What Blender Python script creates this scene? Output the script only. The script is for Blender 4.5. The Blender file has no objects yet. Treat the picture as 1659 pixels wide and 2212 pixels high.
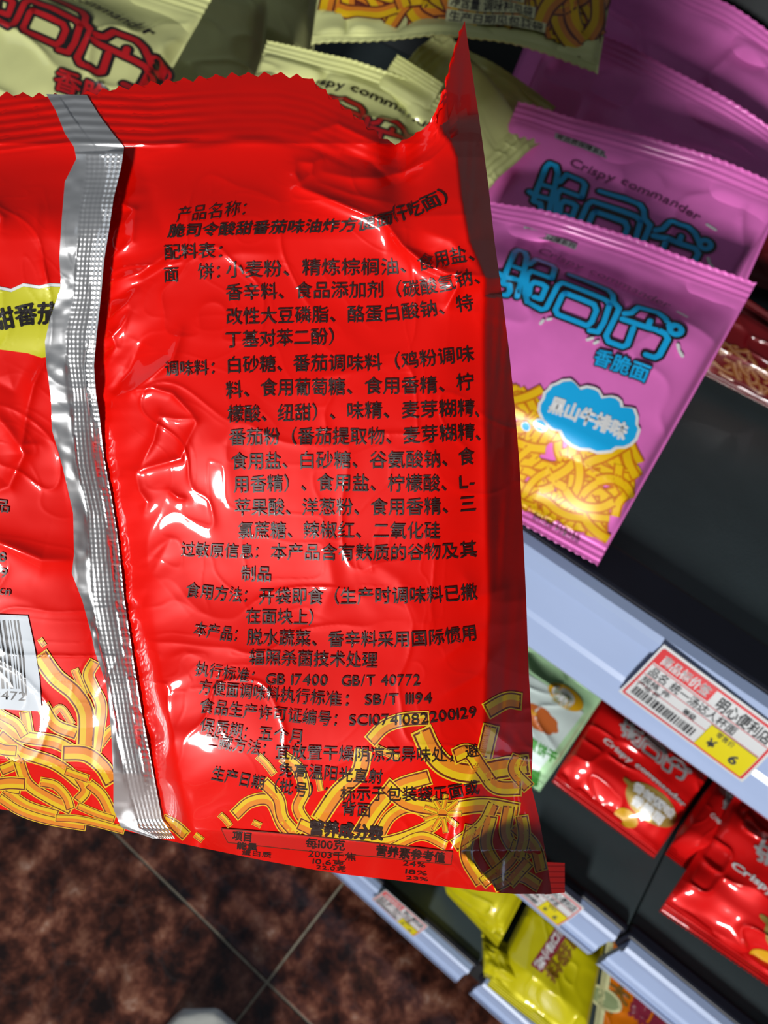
import bpy, math, random
import numpy as np
from mathutils import Vector, Matrix
from mathutils.geometry import tessellate_polygon

# ------------------------------------------------------------------ camera, world, lights, exposure
SC = bpy.context.scene
F = 1700.0; CX = 829.5; CY = 1106.0            # focal length and centre, in pixels of the 1659 x 2212 frame
CAM = np.array([0.0, -0.28, 1.0])              # camera 1 m above the floor, 28 cm in front of the rack
Xw = np.array([.783, .555, -.283]); Xw /= np.linalg.norm(Xw)
Yw = np.array([.610, -.529, .589]); Yw -= Xw * (Xw @ Yw); Yw /= np.linalg.norm(Yw)
Zw = np.cross(Xw, Yw)
RW = np.array([Xw, Yw, Zw])                    # world <- camera axes (right, down, forward)

cam_d = bpy.data.cameras.new('camera')
cam = bpy.data.objects.new('camera', cam_d)
SC.collection.objects.link(cam)
m3 = np.column_stack([RW[:, 0], -RW[:, 1], -RW[:, 2]])
M = Matrix([list(m3[i]) + [CAM[i]] for i in range(3)] + [[0, 0, 0, 1]])
cam.matrix_world = M
cam_d.sensor_fit = 'HORIZONTAL'; cam_d.sensor_width = 36.0; cam_d.lens = F / 1659.0 * 36.0
cam_d.clip_start = 0.01; cam_d.clip_end = 50
cam_d.dof.use_dof = True; cam_d.dof.focus_distance = 0.135; cam_d.dof.aperture_fstop = 50.0
SC.camera = cam

SC.view_settings.view_transform = 'Standard'; SC.view_settings.look = 'None'
SC.view_settings.gamma = 1.0; SC.view_settings.use_curve_mapping = False
SC.view_settings.exposure = 0.0

wd = bpy.data.worlds.new('shop_daylight'); SC.world = wd; wd.use_nodes = True
nt = wd.node_tree; nt.nodes.clear()
_o = nt.nodes.new('ShaderNodeOutputWorld'); _b = nt.nodes.new('ShaderNodeBackground')
_tc = nt.nodes.new('ShaderNodeTexCoord'); _sp = nt.nodes.new('ShaderNodeSeparateXYZ')
_rp = nt.nodes.new('ShaderNodeValToRGB')
nt.links.new(_tc.outputs['Generated'], _sp.inputs[0])
_mr = nt.nodes.new('ShaderNodeMapRange'); _mr.inputs[1].default_value = -1; _mr.inputs[2].default_value = 1
nt.links.new(_sp.outputs['Z'], _mr.inputs[0]); nt.links.new(_mr.outputs[0], _rp.inputs[0])
_rp.color_ramp.elements[0].position = .5; _rp.color_ramp.elements[0].color = (.02, .016, .014, 1)
_rp.color_ramp.elements[1].position = 1.0; _rp.color_ramp.elements[1].color = (.46, .50, .55, 1)
nt.links.new(_rp.outputs[0], _b.inputs[0]); _b.inputs[1].default_value = 0.2
nt.links.new(_b.outputs[0], _o.inputs[0])


def area(name, loc, target, size, size_y, energy, col):
    l = bpy.data.lights.new(name, 'AREA'); l.shape = 'RECTANGLE'; l.size = size; l.size_y = size_y
    l.energy = energy; l.color = col
    o = bpy.data.objects.new(name, l); SC.collection.objects.link(o)
    o.location = loc
    o.rotation_euler = (Vector(target) - Vector(loc)).to_track_quat('-Z', 'Y').to_euler()
    return o


# low daylight through the shop front behind the camera, and an added cool fill from its left
area('shop_front_daylight', (.60, -2.45, 1.13), (0.0, 0.0, 0.76), 0.32, 0.32, 66, (1.0, .985, .97))
area('cool_fill_light', (-2.2, -1.6, 1.9), (0.05, 0.0, 0.5), 1.2, 1.6, 5, (.82, .91, 1.0))


# ------------------------------------------------------------------ helpers
def W(px, py, depth):
    """points along the pixels' view rays at the given forward distance"""
    px = np.asarray(px, float); py = np.asarray(py, float)
    c = np.stack([(px - CX) / F * depth, (py - CY) / F * depth, np.ones_like(px) * depth], -1)
    return c @ RW.T + CAM


def on_y(px, py, y=0.0):
    r = RW @ np.array([(px - CX) / F, (py - CY) / F, 1.0]); t = (y - CAM[1]) / r[1]
    return CAM + r * t


def on_z(px, py, z=0.0):
    r = RW @ np.array([(px - CX) / F, (py - CY) / F, 1.0]); t = (z - CAM[2]) / r[2]
    return CAM + r * t


def project(p):
    c = (np.asarray(p) - CAM) @ RW
    return np.stack([c[..., 0] / c[..., 2] * F + CX, c[..., 1] / c[..., 2] * F + CY], -1)


def ss(x, a, b):
    t = np.clip((x - a) / (b - a), 0, 1); return t * t * (3 - 2 * t)


_lat = {}


def vnoise(x, y, seed=0):
    if seed not in _lat: _lat[seed] = np.random.RandomState(seed + 11).rand(97, 97) * 2 - 1
    L = _lat[seed]
    xi = np.floor(x).astype(int); yi = np.floor(y).astype(int); fx = x - xi; fy = y - yi
    fx = fx * fx * fx * (fx * (fx * 6 - 15) + 10); fy = fy * fy * fy * (fy * (fy * 6 - 15) + 10)
    g = lambda i, j: L[(xi + i) % 97, (yi + j) % 97]
    return (g(0, 0) * (1 - fx) + g(1, 0) * fx) * (1 - fy) + (g(0, 1) * (1 - fx) + g(1, 1) * fx) * fy


def poly_dist(x, y, pts):
    """distance to a polyline, fraction along it, signed side"""
    best = np.full(np.shape(x), 1e9); tt = np.zeros(np.shape(x)); sd = np.zeros(np.shape(x))
    pts = np.array(pts, float); seg = np.linalg.norm(np.diff(pts, axis=0), axis=1); tot = seg.sum(); acc = 0
    for k in range(len(pts) - 1):
        a = pts[k]; d = pts[k + 1] - a; L = seg[k]
        t = np.clip(((x - a[0]) * d[0] + (y - a[1]) * d[1]) / (L * L), 0, 1)
        ex = x - a[0] - t * d[0]; ey = y - a[1] - t * d[1]; q = np.sqrt(ex * ex + ey * ey)
        m = q < best
        best = np.where(m, q, best); tt = np.where(m, (acc + t * L) / tot, tt)
        sd = np.where(m, np.sign(d[0] * ey - d[1] * ex), sd); acc += L
    return best, tt, sd


def smooth_line(pts, step):
    """Catmull-Rom through the points, resampled"""
    p = [np.array(q, float) for q in pts]
    if len(p) == 2: p = [p[0], (p[0] + p[1]) / 2, p[1]]
    p = [2 * p[0] - p[1]] + p + [2 * p[-1] - p[-2]]
    out = []
    for i in range(1, len(p) - 2):
        n = max(2, int(np.linalg.norm(p[i + 1] - p[i]) / step))
        for k in range(n):
            t = k / n
            out.append(.5 * ((2 * p[i]) + (-p[i - 1] + p[i + 1]) * t + (2 * p[i - 1] - 5 * p[i] + 4 * p[i + 1] - p[i + 2]) * t * t
                             + (-p[i - 1] + 3 * p[i] - 3 * p[i + 1] + p[i + 2]) * t ** 3))
    out.append(p[-2])
    return np.array(out)


def new_obj(name, mesh, parent=None):
    o = bpy.data.objects.new(name, mesh); SC.collection.objects.link(o)
    if parent is not None: o.parent = parent
    return o


def mesh_np(name, V, faces, mats, mi=None, smooth=True):
    """V (n,3), faces = list of (m,k) index arrays"""
    me = bpy.data.meshes.new(name)
    V = np.asarray(V, np.float32)
    tot = []; loops = []
    for f in faces:
        f = np.asarray(f, np.int32)
        if len(f): loops.append(f.ravel()); tot.append(np.full(len(f), f.shape[1], np.int32))
    loops = np.concatenate(loops); tot = np.concatenate(tot)
    me.vertices.add(len(V)); me.vertices.foreach_set('co', V.ravel())
    me.loops.add(len(loops)); me.loops.foreach_set('vertex_index', loops)
    me.polygons.add(len(tot)); st = np.concatenate([[0], np.cumsum(tot)[:-1]]).astype(np.int32)
    me.polygons.foreach_set('loop_start', st); me.polygons.foreach_set('loop_total', tot)
    if mi is not None: me.polygons.foreach_set('material_index', np.asarray(mi, np.int32))
    me.polygons.foreach_set('use_smooth', np.full(len(tot), smooth))
    for m in mats: me.materials.append(m)
    me.update(calc_edges=True); me.validate()
    return me


def tag(o, label=None, cat=None, group=None, kind=None):
    if label: o['label'] = label
    if cat: o['category'] = cat
    if group: o['group'] = group
    if kind: o['kind'] = kind
    return o


def empty(name, loc):
    o = bpy.data.objects.new(name, None); SC.collection.objects.link(o); o.location = Vector(loc); o.empty_display_size = .02
    return o


def adopt(child, parent):
    child.parent = parent
    child.matrix_parent_inverse = Matrix.Translation(-Vector(parent.location))


# ------------------------------------------------------------------ materials
MATS = {}


def mat(name, col, rough=.4, metal=0.0, coat=0.0, crough=.08, noise=0.0, nscale=40, bump=0.0, bscale=200, spec=.5):
    if name in MATS: return MATS[name]
    m = bpy.data.materials.new(name); m.use_nodes = True
    nt = m.node_tree; b = nt.nodes['Principled BSDF']
    b.inputs['Roughness'].default_value = rough; b.inputs['Metallic'].default_value = metal
    b.inputs['Coat Weight'].default_value = coat; b.inputs['Coat Roughness'].default_value = crough
    b.inputs['Specular IOR Level'].default_value = spec
    b.inputs['Base Color'].default_value = (*col, 1)
    tc = nt.nodes.new('ShaderNodeTexCoord')
    if noise:
        n = nt.nodes.new('ShaderNodeTexNoise'); n.inputs['Scale'].default_value = nscale; n.inputs['Detail'].default_value = 3
        nt.links.new(tc.outputs['Object'], n.inputs['Vector'])
        r = nt.nodes.new('ShaderNodeValToRGB')
        r.color_ramp.elements[0].position = .3; r.color_ramp.elements[0].color = (*[c * (1 - noise) for c in col], 1)
        r.color_ramp.elements[1].position = .7; r.color_ramp.elements[1].color = (*[min(1, c * (1 + noise * .6)) for c in col], 1)
        nt.links.new(n.outputs['Fac'], r.inputs[0]); nt.links.new(r.outputs[0], b.inputs['Base Color'])
    if bump:
        n = nt.nodes.new('ShaderNodeTexNoise'); n.inputs['Scale'].default_value = bscale; n.inputs['Detail'].default_value = 4
        nt.links.new(tc.outputs['Object'], n.inputs['Vector'])
        bp = nt.nodes.new('ShaderNodeBump'); bp.inputs['Strength'].default_value = bump; bp.inputs['Distance'].default_value = .001
        nt.links.new(n.outputs['Fac'], bp.inputs['Height']); nt.links.new(bp.outputs[0], b.inputs['Normal'])
    MATS[name] = m
    return m


def film(name, col, noise=.06, metal=.12, rough=.4, coat=.6, crough=.06):
    return mat(name, col, rough=rough, metal=metal, coat=coat, crough=crough, noise=noise, nscale=60, spec=.15)


def ink(name, col, rough=.4, coat=.6, metal=.05, crough=.08):
    return mat(name, col, rough=rough, coat=coat, metal=metal, crough=crough, noise=.02, nscale=50)


RED = film('red_film', (.80, .004, .001), metal=.05)
SHADERED = film('shaded_red_film', (.22, .006, .006))  # red film darkened in colour to stand for a tab facing away from light
FOIL = mat('silver_foil', (.88, .89, .90), rough=.36, metal=.85, noise=.05, nscale=80)
BLACK = ink('black_ink', (.012, .008, .008)); BLACKT = ink('text_ink', (.028, .010, .008))
NYEL = ink('noodle_yellow', (.80, .52, .008)); NORG = ink('noodle_orange', (.78, .24, .012)); NBRN = ink('noodle_outline', (.15, .018, .006))
NEDGE = ink('noodle_edge', (.86, .55, .02))
LIME = ink('label_lime', (.62, .60, .02)); WHITE = ink('white_ink', (.80, .82, .82)); CYAN = ink('cyan_ink', (.005, .44, .88))
PINK = film('pink_film', (.84, .19, .60), coat=.45, crough=.14); CREAM = film('cream_film', (.74, .77, .33), noise=.05)
CREAMP = film('cream_print', (.80, .80, .44)); PINKT = ink('plum_ink', (.13, .02, .09)); GREY = ink('grey_label', (.38, .38, .40))
GYEL = ink('strand_yellow', (.85, .52, .004), coat=.12, crough=.25); GORG = ink('strand_amber', (.62, .19, .004), coat=.12, crough=.25)
CRED = ink('crimson_ink', (.50, .006, .01)); RED2 = film('scarlet_film', (.78, .008, .008))
GOLD = ink('gold_ink', (.42, .29, .06), metal=.3); AMBER = ink('amber_ink', (.78, .42, .01))
YELF = film('yellow_film', (.60, .54, .004)); ORGF = film('orange_film', (.80, .20, .004)); MINT = film('mint_film', (.52, .84, .48))
PALE = film('pale_mint_film', (.78, .92, .88)); GREEN = ink('green_ink', (.05, .33, .03)); MAROON = ink('maroon_ink', (.28, .02, .05))
BRNK = ink('brown_ink', (.25, .12, .01)); DKRED = film('shaded_dark_red_film', (.13, .004, .006)); TAN = ink('tan_ink', (.34, .16, .07))
RUST = ink('rust_ink', (.62, .15, .03)); RUSTD = ink('shaded_rust_ink', (.22, .07, .01)); SAGE = ink('sage_ink', (.30, .38, .18)); SILV = mat('silver_ink', (.75, .75, .76), rough=.3, metal=.6, coat=.5)

# ------------------------------------------------------------------ flat art made of small triangles
_gl = {}


def glyph(ch, bold=0.0):
    k = (ch, bold)
    if k in _gl: return _gl[k]
    c = bpy.data.curves.new('g', 'FONT'); c.body = ch; c.resolution_u = 3
    o = bpy.data.objects.new('g', c); SC.collection.objects.link(o)
    dg = bpy.context.evaluated_depsgraph_get(); dg.update()
    me = bpy.data.meshes.new_from_object(o.evaluated_get(dg))
    me.calc_loop_triangles()
    V = np.array([v.co[:2] for v in me.vertices]).reshape(-1, 2)
    T = np.array([t.vertices[:] for t in me.loop_triangles], int).reshape(-1, 3)
    bpy.data.objects.remove(o); bpy.data.curves.remove(c); bpy.data.meshes.remove(me)
    tri = V[T] if len(T) else np.zeros((0, 3, 2))
    if len(T) and bold > 0:
        q = bold * 1.1; tri = np.concatenate([tri + [a, b] for a, b in ((-q, 0), (q, 0), (0, -q), (0, q))] + ([tri + [a * .7 * q, b * .7 * q] for a in (-1, 1) for b in (-1, 1)] if q > .03 else []))
    cjk = ord(ch) > 0x2e00
    if len(T):
        x0, x1 = V[:, 0].min(), V[:, 0].max()
        if cjk: adv = 1.0
        else: adv = (x1 - x0) + .09; tri = tri - [x0 - .045, 0]
    else: adv = .32
    _gl[k] = (tri, adv)
    return _gl[k]


def subdivide(tri, L):
    for _ in range(14):
        e = np.stack([np.linalg.norm(tri[:, (i + 1) % 3] - tri[:, i], axis=1) for i in range(3)], 1)
        big = e.max(1) > L
        if not big.any(): break
        keep = tri[~big]; t = tri[big]; i = e[big].argmax(1); r = np.arange(len(t))
        a, b, c = t[r, i], t[r, (i + 1) % 3], t[r, (i + 2) % 3]; mid = (a + b) / 2
        tri = np.concatenate([keep, np.stack([a, mid, c], 1), np.stack([mid, b, c], 1)])
    return tri


class Art:
    """triangles in a flat drawing space: (tri, material, lift level)"""

    def __init__(s, L): s.items = []; s.L = L; s.lev = 0

    def add(s, tri, m, lev=None):
        if lev is None: s.lev += 1; lev = s.lev
        if len(tri): s.items.append((subdivide(np.asarray(tri, float), s.L), m, lev))

    def poly(s, pts, m, lev=None):
        idx = tessellate_polygon([[Vector((p[0], p[1], 0)) for p in pts]])
        P = np.array(pts, float)
        s.add(np.array([[P[i] for i in t] for t in idx]), m, lev)

    def oval(s, c, a, b, ang, m, n=28, bumps=0, amp=0.0, lev=None):
        P = []
        for k in range(n):
            t = 2 * math.pi * k / n; f = 1 + amp * abs(math.sin(t * bumps / 2)) if bumps else 1
            x, y = a * f * math.cos(t), b * f * math.sin(t)
            P.append((c[0] + x * math.cos(ang) - y * math.sin(ang), c[1] + x * math.sin(ang) + y * math.cos(ang)))
        s.poly(P, m, lev)

    def stroke(s, pts, w, m, lev=None, cap=True, smooth=False, bands=None):
        P = smooth_line(pts, max(s.L * .6, 1e-6)) if smooth else np.array(pts, float)
        if not smooth and len(P) < 2: return
        d = np.gradient(P, axis=0) if smooth else None
        if lev is None: s.lev += 1; lev = s.lev
        if smooth:
            n = np.stack([-d[:, 1], d[:, 0]], 1); n /= np.linalg.norm(n, axis=1)[:, None] + 1e-9
            for a, b, mm in (bands or [(-1, 1, m)]):
                A = P + n * w * .5 * a; B = P + n * w * .5 * b
                t = np.concatenate([np.stack([A[:-1], A[1:], B[1:]], 1), np.stack([A[:-1], B[1:], B[:-1]], 1)])
                s.add(t, mm, lev)
        else:
            for i in range(len(P) - 1):
                q = P[i + 1] - P[i]; q /= np.linalg.norm(q) + 1e-9; n = np.array([-q[1], q[0]]) * w / 2
                s.add(np.array([[P[i] + n, P[i + 1] + n, P[i + 1] - n], [P[i] + n, P[i + 1] - n, P[i] - n]]), m, lev)
            for q in (P if cap else P[1:-1]):
                s.oval(q, w / 2, w / 2, 0, m, 12, lev=lev + .1)

    def text(s, txt, anchors, h, m, bold=.012, slant=0.0, norm=False, lev=None, sx=1.0):
        """anchors: (position in ems, x, y) of the row's centre line; norm: position 0..1 over the run"""
        glyphs = []; x = 0
        for ch in txt:
            tri, adv = glyph(ch, bold)
            glyphs.append((tri, x)); x += adv
        A = np.array(anchors, float)
        if norm: A[:, 0] *= x
        if lev is None: s.lev += 1; lev = s.lev
        out = []
        for tri, x0 in glyphs:
            if len(tri): out.append(tri + [x0, 0])
        if not out: return
        T = np.concatenate(out); e = T[..., 0]; yy = (T[..., 1] - .37) * h; e = e + slant * (T[..., 1] - .37)
        k = np.clip(np.searchsorted(A[:, 0], e) - 1, 0, len(A) - 2)
        a, b = A[k], A[k + 1]; t = (e - a[..., 0]) / (b[..., 0] - a[..., 0])
        dx = b[..., 1] - a[..., 1]; dy = b[..., 2] - a[..., 2]; L = np.hypot(dx, dy)
        X = a[..., 1] + dx * t + yy * dy / L; Y = a[..., 2] + dy * t - yy * dx / L
        s.add(np.stack([X, Y], -1), m, lev)

    def noodle(s, pts, w, kind=0, k=1):
        if kind == 0: b = [(-1, -.86, NEDGE), (-.86, -.68, NBRN), (-.68, -.05, NYEL), (-.05, .68, NORG), (.68, .86, NBRN), (.86, 1, NEDGE)]
        elif kind == 1: b = [(-1, -.64, GORG), (-.64, .64, GYEL), (.64, 1, GORG)]
        elif kind == 3: b = [(-1, -.75, DKRED), (-.75, -.1, TAN), (-.1, .75, RUSTD), (.75, 1, DKRED)]  # orange strands in darker inks, the shade put into their colour
        else: b = [(-1, -.75, NBRN), (-.75, -.1, NORG), (-.1, .75, GYEL), (.75, 1, NBRN)]
        if k < 0: b = [(-q, -p, mm) for p, q, mm in b]
        s.stroke(pts, w, None, smooth=True, bands=b)
        if kind == 0:                                        # cut ends with a dark rim
            P = np.array(pts, float)
            for a, q in ((P[0], P[1]), (P[-1], P[-2])):
                d = (q - a) / (np.linalg.norm(q - a) + 1e-9); n = np.array([-d[1], d[0]]) * w * .5
                c = a + d * w * .08
                s.stroke([c - n * .8, c + n * .8], w * .10, NBRN, cap=False, lev=s.lev + .3); s.stroke([a - n, a + n], w * .08, NEDGE, cap=False, lev=s.lev + .6)

    def build(s, surf, lift0, dl):
        """-> V, F, material list, index"""
        if not s.items: return None
        mats = []; Vs = []; mi = []; n = 0; Fs = []
        for tri, m, lev in s.items:
            if m not in mats: mats.append(m)
            flat = tri.reshape(-1, 2); key = np.round(flat / (s.L * 1e-4)).astype(np.int64)
            _, ui, inv = np.unique(key, axis=0, return_index=True, return_inverse=True)
            p = flat[ui]; inv = inv.reshape(-1, 3)
            Vs.append(surf(p[:, 0], p[:, 1], lift0 + dl * lev)); Fs.append(inv + n); n += len(p)
            mi.append(np.full(len(tri), mats.index(m)))
        return np.concatenate(Vs), np.concatenate(Fs), mats, np.concatenate(mi)


def join_art(V, quads, base_mats, mi, art, surf, lift0, dl):
    """append an Art to a film mesh, giving one mesh"""
    b = art.build(surf, lift0, dl) if art is not None else None
    faces = [quads]; mats = list(base_mats)
    mi = np.zeros(len(quads), int) if mi is None else mi
    if b:
        AV, AF, am, ai = b
        # all drawing faces look at the viewer side
        faces.append(AF + len(V)); V = np.concatenate([V, AV]); mi = np.concatenate([mi, ai + len(mats)]); mats += am
    return V, faces, mats, mi


def grid_quads(nr, nc, flip=False, off=0):
    i = np.arange(nr * nc).reshape(nr, nc)
    q = np.stack([i[:-1, :-1], i[:-1, 1:], i[1:, 1:], i[1:, :-1]], -1).reshape(-1, 4) + off
    return q[:, ::-1] if flip else q


# ------------------------------------------------------------------ boxes for the rack
def box_mesh(name, boxes, m, bev=0.0):
    V = []; Q = []
    for (x0, x1, y0, y1, z0, z1) in boxes:
        n = len(V)
        V += [(x0, y0, z0), (x1, y0, z0), (x1, y1, z0), (x0, y1, z0), (x0, y0, z1), (x1, y0, z1), (x1, y1, z1), (x0, y1, z1)]
        Q += [[n + k for k in q] for q in ((0, 3, 2, 1), (4, 5, 6, 7), (0, 1, 5, 4), (1, 2, 6, 5), (2, 3, 7, 6), (3, 0, 4, 7))]
    me = mesh_np(name, np.array(V), [np.array(Q)], [m], smooth=False)
    return me


def bevelled(o, w, seg=2):
    b = o.modifiers.new('edge', 'BEVEL'); b.width = w; b.segments = seg; b.limit_method = 'ANGLE'
    return o


# floor: polished brown marble tiles with pale grout
fm = bpy.data.materials.new('brown_marble'); fm.use_nodes = True
nt = fm.node_tree; B = nt.nodes['Principled BSDF']
tc = nt.nodes.new('ShaderNodeTexCoord')


def N(t, **k):
    n = nt.nodes.new(t)
    for a, b in k.items(): setattr(n, a, b)
    return n


def noise(sc, det, dist=0.0, rough=.6):
    n = N('ShaderNodeTexNoise'); n.inputs['Scale'].default_value = sc; n.inputs['Detail'].default_value = det
    n.inputs['Distortion'].default_value = dist; n.inputs['Roughness'].default_value = rough
    nt.links.new(tc.outputs['Object'], n.inputs['Vector']); return n


def ramp(src, stops):
    r = N('ShaderNodeValToRGB'); e = r.color_ramp.elements
    while len(e) < len(stops): e.new(.5)
    for q, (p, c) in zip(e, stops): q.position = p; q.color = (*c, 1)
    nt.links.new(src, r.inputs[0]); return r


n1 = noise(30, 9, .15, .62); r1 = ramp(n1.outputs['Fac'], [(.38, (.020, .009, .008)), (.48, (.10, .030, .018)), (.55, (.22, .072, .042)), (.63, (.40, .17, .10)), (.71, (.66, .42, .31))])
n2 = noise(9, 4, .6); r2 = ramp(n2.outputs['Fac'], [(.38, (.42, .38, .38)), (.6, (1, 1, 1))])
mx = N('ShaderNodeMix', data_type='RGBA', blend_type='MULTIPLY'); mx.inputs[0].default_value = 1
nt.links.new(r1.outputs[0], mx.inputs[6]); nt.links.new(r2.outputs[0], mx.inputs[7])
vo = N('ShaderNodeTexVoronoi', feature='DISTANCE_TO_EDGE'); vo.inputs['Scale'].default_value = 19
wn = noise(14, 4, 0); va = N('ShaderNodeVectorMath', operation='MULTIPLY_ADD'); va.inputs[1].default_value = (.05, .05, .05)
nt.links.new(wn.outputs['Color'], va.inputs[0]); nt.links.new(tc.outputs['Object'], va.inputs[2]); nt.links.new(va.outputs[0], vo.inputs['Vector'])
rv = ramp(vo.outputs['Distance'], [(0, (.26, .26, .26)), (.035, (0, 0, 0))])
mv = N('ShaderNodeMix', data_type='RGBA', blend_type='ADD'); mv.inputs[0].default_value = .05
nt.links.new(mx.outputs[2], mv.inputs[6]); nt.links.new(rv.outputs[0], mv.inputs[7])
nt.links.new(mv.outputs[2], B.inputs['Base Color']); B.inputs['Roughness'].default_value = .32; B.inputs['Coat Weight'].default_value = .15
grout = mat('pale_grout', (.36, .32, .23), rough=.85, noise=.25, nscale=150)
TS = .40; gx, gy = -.0585, -.1215; gw = .0026
V = []; Q = []; mi = []
for i in range(-5, 5):
    for j in range(-5, 3):
        x0, x1, y0, y1 = gx + i * TS + gw / 2, gx + (i + 1) * TS - gw / 2, gy + j * TS + gw / 2, gy + (j + 1) * TS - gw / 2
        n = len(V); bv = .0009
        V += [(x0, y0, -bv), (x1, y0, -bv), (x1, y1, -bv), (x0, y1, -bv), (x0 + bv, y0 + bv, 0), (x1 - bv, y0 + bv, 0), (x1 - bv, y1 - bv, 0), (x0 + bv, y1 - bv, 0)]
        Q += [[n + k for k in q] for q in ((4, 5, 6, 7), (0, 1, 5, 4), (1, 2, 6, 5), (2, 3, 7, 6), (3, 0, 4, 7))]; mi += [0] * 5
n = len(V); e = 2.2
V += [(-e, -e, -.0012), (e, -e, -.0012), (e, 1.1, -.0012), (-e, 1.1, -.0012)]; Q.append([n, n + 1, n + 2, n + 3]); mi.append(1)
fl = new_obj('floor', mesh_np('floor', np.array(V), [np.array(Q)], [fm, grout], mi, smooth=False))
tag(fl, 'dark reddish brown marble tiled floor with thin pale grout lines', 'floor', kind='structure')

# rack
SLATE = mat('slate_steel', (.075, .105, .112), rough=.42, noise=.10, nscale=30, bump=.15, bscale=900)
NAVY = mat('navy_edge', (.012, .014, .026), rough=.45, noise=.1, nscale=40)
STRIP = mat('blue_lit_white_plastic', (.38, .49, .74), rough=.38, coat=.2, noise=.03, nscale=20)  # white plastic, the blue tone of the daylight put into its colour
STEEL = mat('dark_steel', (.02, .024, .026), rough=.5, noise=.1, nscale=20)
Z1, Z2, Z3 = .700, .404, .122


def shelf(name, label, x0, x1, ztop, lip, strip_h, group):
    root = empty(name, ((x0 + x1) / 2, 0, ztop - .03)); tag(root, label, 'shelf', group)
    pl = bevelled(new_obj('shelf_plate', box_mesh('shelf_plate', [(x0, x1, lip, .46, ztop - .020, ztop - .004)], SLATE)), .001)
    adopt(pl, root)
    ed = bevelled(new_obj('shelf_lip', box_mesh('shelf_lip', [(x0, x1, .001, lip, ztop - .028, ztop)], NAVY)), .0035, 3)
    adopt(ed, root)
    pr = [(.001, .000), (-.005, -.001), (-.0075, -.004), (-.0068, -.013), (-.0042, -.0155), (-.0045, -.044), (-.0062, -.047), (-.0070, -.060), (-.0078, strip_h * -1 + .004), (-.0055, -strip_h), (.001, -strip_h)]
    pr = [(y, z * (1 if strip_h > .065 else strip_h / .07) if k not in (9, 10) else z) for k, (y, z) in enumerate(pr)]
    n = len(pr); V = [(x0 + .004, y, ztop - .001 + z) for y, z in pr] + [(x1 - .004, y, ztop - .001 + z) for y, z in pr]
    Q = [[k, (k + 1) % n, n + (k + 1) % n, n + k] for k in range(n)]
    me = mesh_np('price_strip', np.array(V), [np.array(Q), np.array([list(range(n))[::-1]]), np.array([list(range(n, 2 * n))])], [STRIP], smooth=False)
    adopt(new_obj('price_strip', me), root)
    return root


shelf('rack_shelf', 'top dark shelf with a wide bluish white price strip, carrying the pink packets', -.75, .62, Z1, .030, .071, 'rack shelves')
shelf('rack_shelf', 'middle dark shelf under the green and white packet, ending at the seam', -.75, .1465, Z2, .010, .058, 'rack shelves')
shelf('rack_shelf', 'middle dark shelf beyond the seam carrying the standing red packets', .1478, .85, Z2 - .002, .014, .060, 'rack shelves')
shelf('rack_shelf', 'lowest dark shelf beside the floor, holding the short yellow packet', -.75, .1045, Z3, .010, .060, 'rack shelves')
shelf('rack_shelf', 'lowest dark shelf in the bottom corner under the long yellow and orange packets', .1135, .85, Z3 + .001, .010, .058, 'rack shelves')
rb = empty('display_rack', (0, .47, 0)); tag(rb, 'dark steel upright frame and back panel of the display rack', 'rack')
o = new_obj('back_panel', box_mesh('back_panel', [(-.75, .85, .462, .475, .0, 1.25)], STEEL)); adopt(o, rb)
o = new_obj('kick_plate', box_mesh('kick_plate', [(-.75, .85, .03, .04, .0, Z3 - .022)], STEEL)); adopt(o, rb)
for xx in (.62,):
    o = new_obj('upright', box_mesh('upright', [(xx + .002, xx + .03, .42, .46, .0, 1.25)], STEEL)); adopt(o, rb)

# ------------------------------------------------------------------ generic sealed packets on the shelves
T_UV = 1.0


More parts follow.
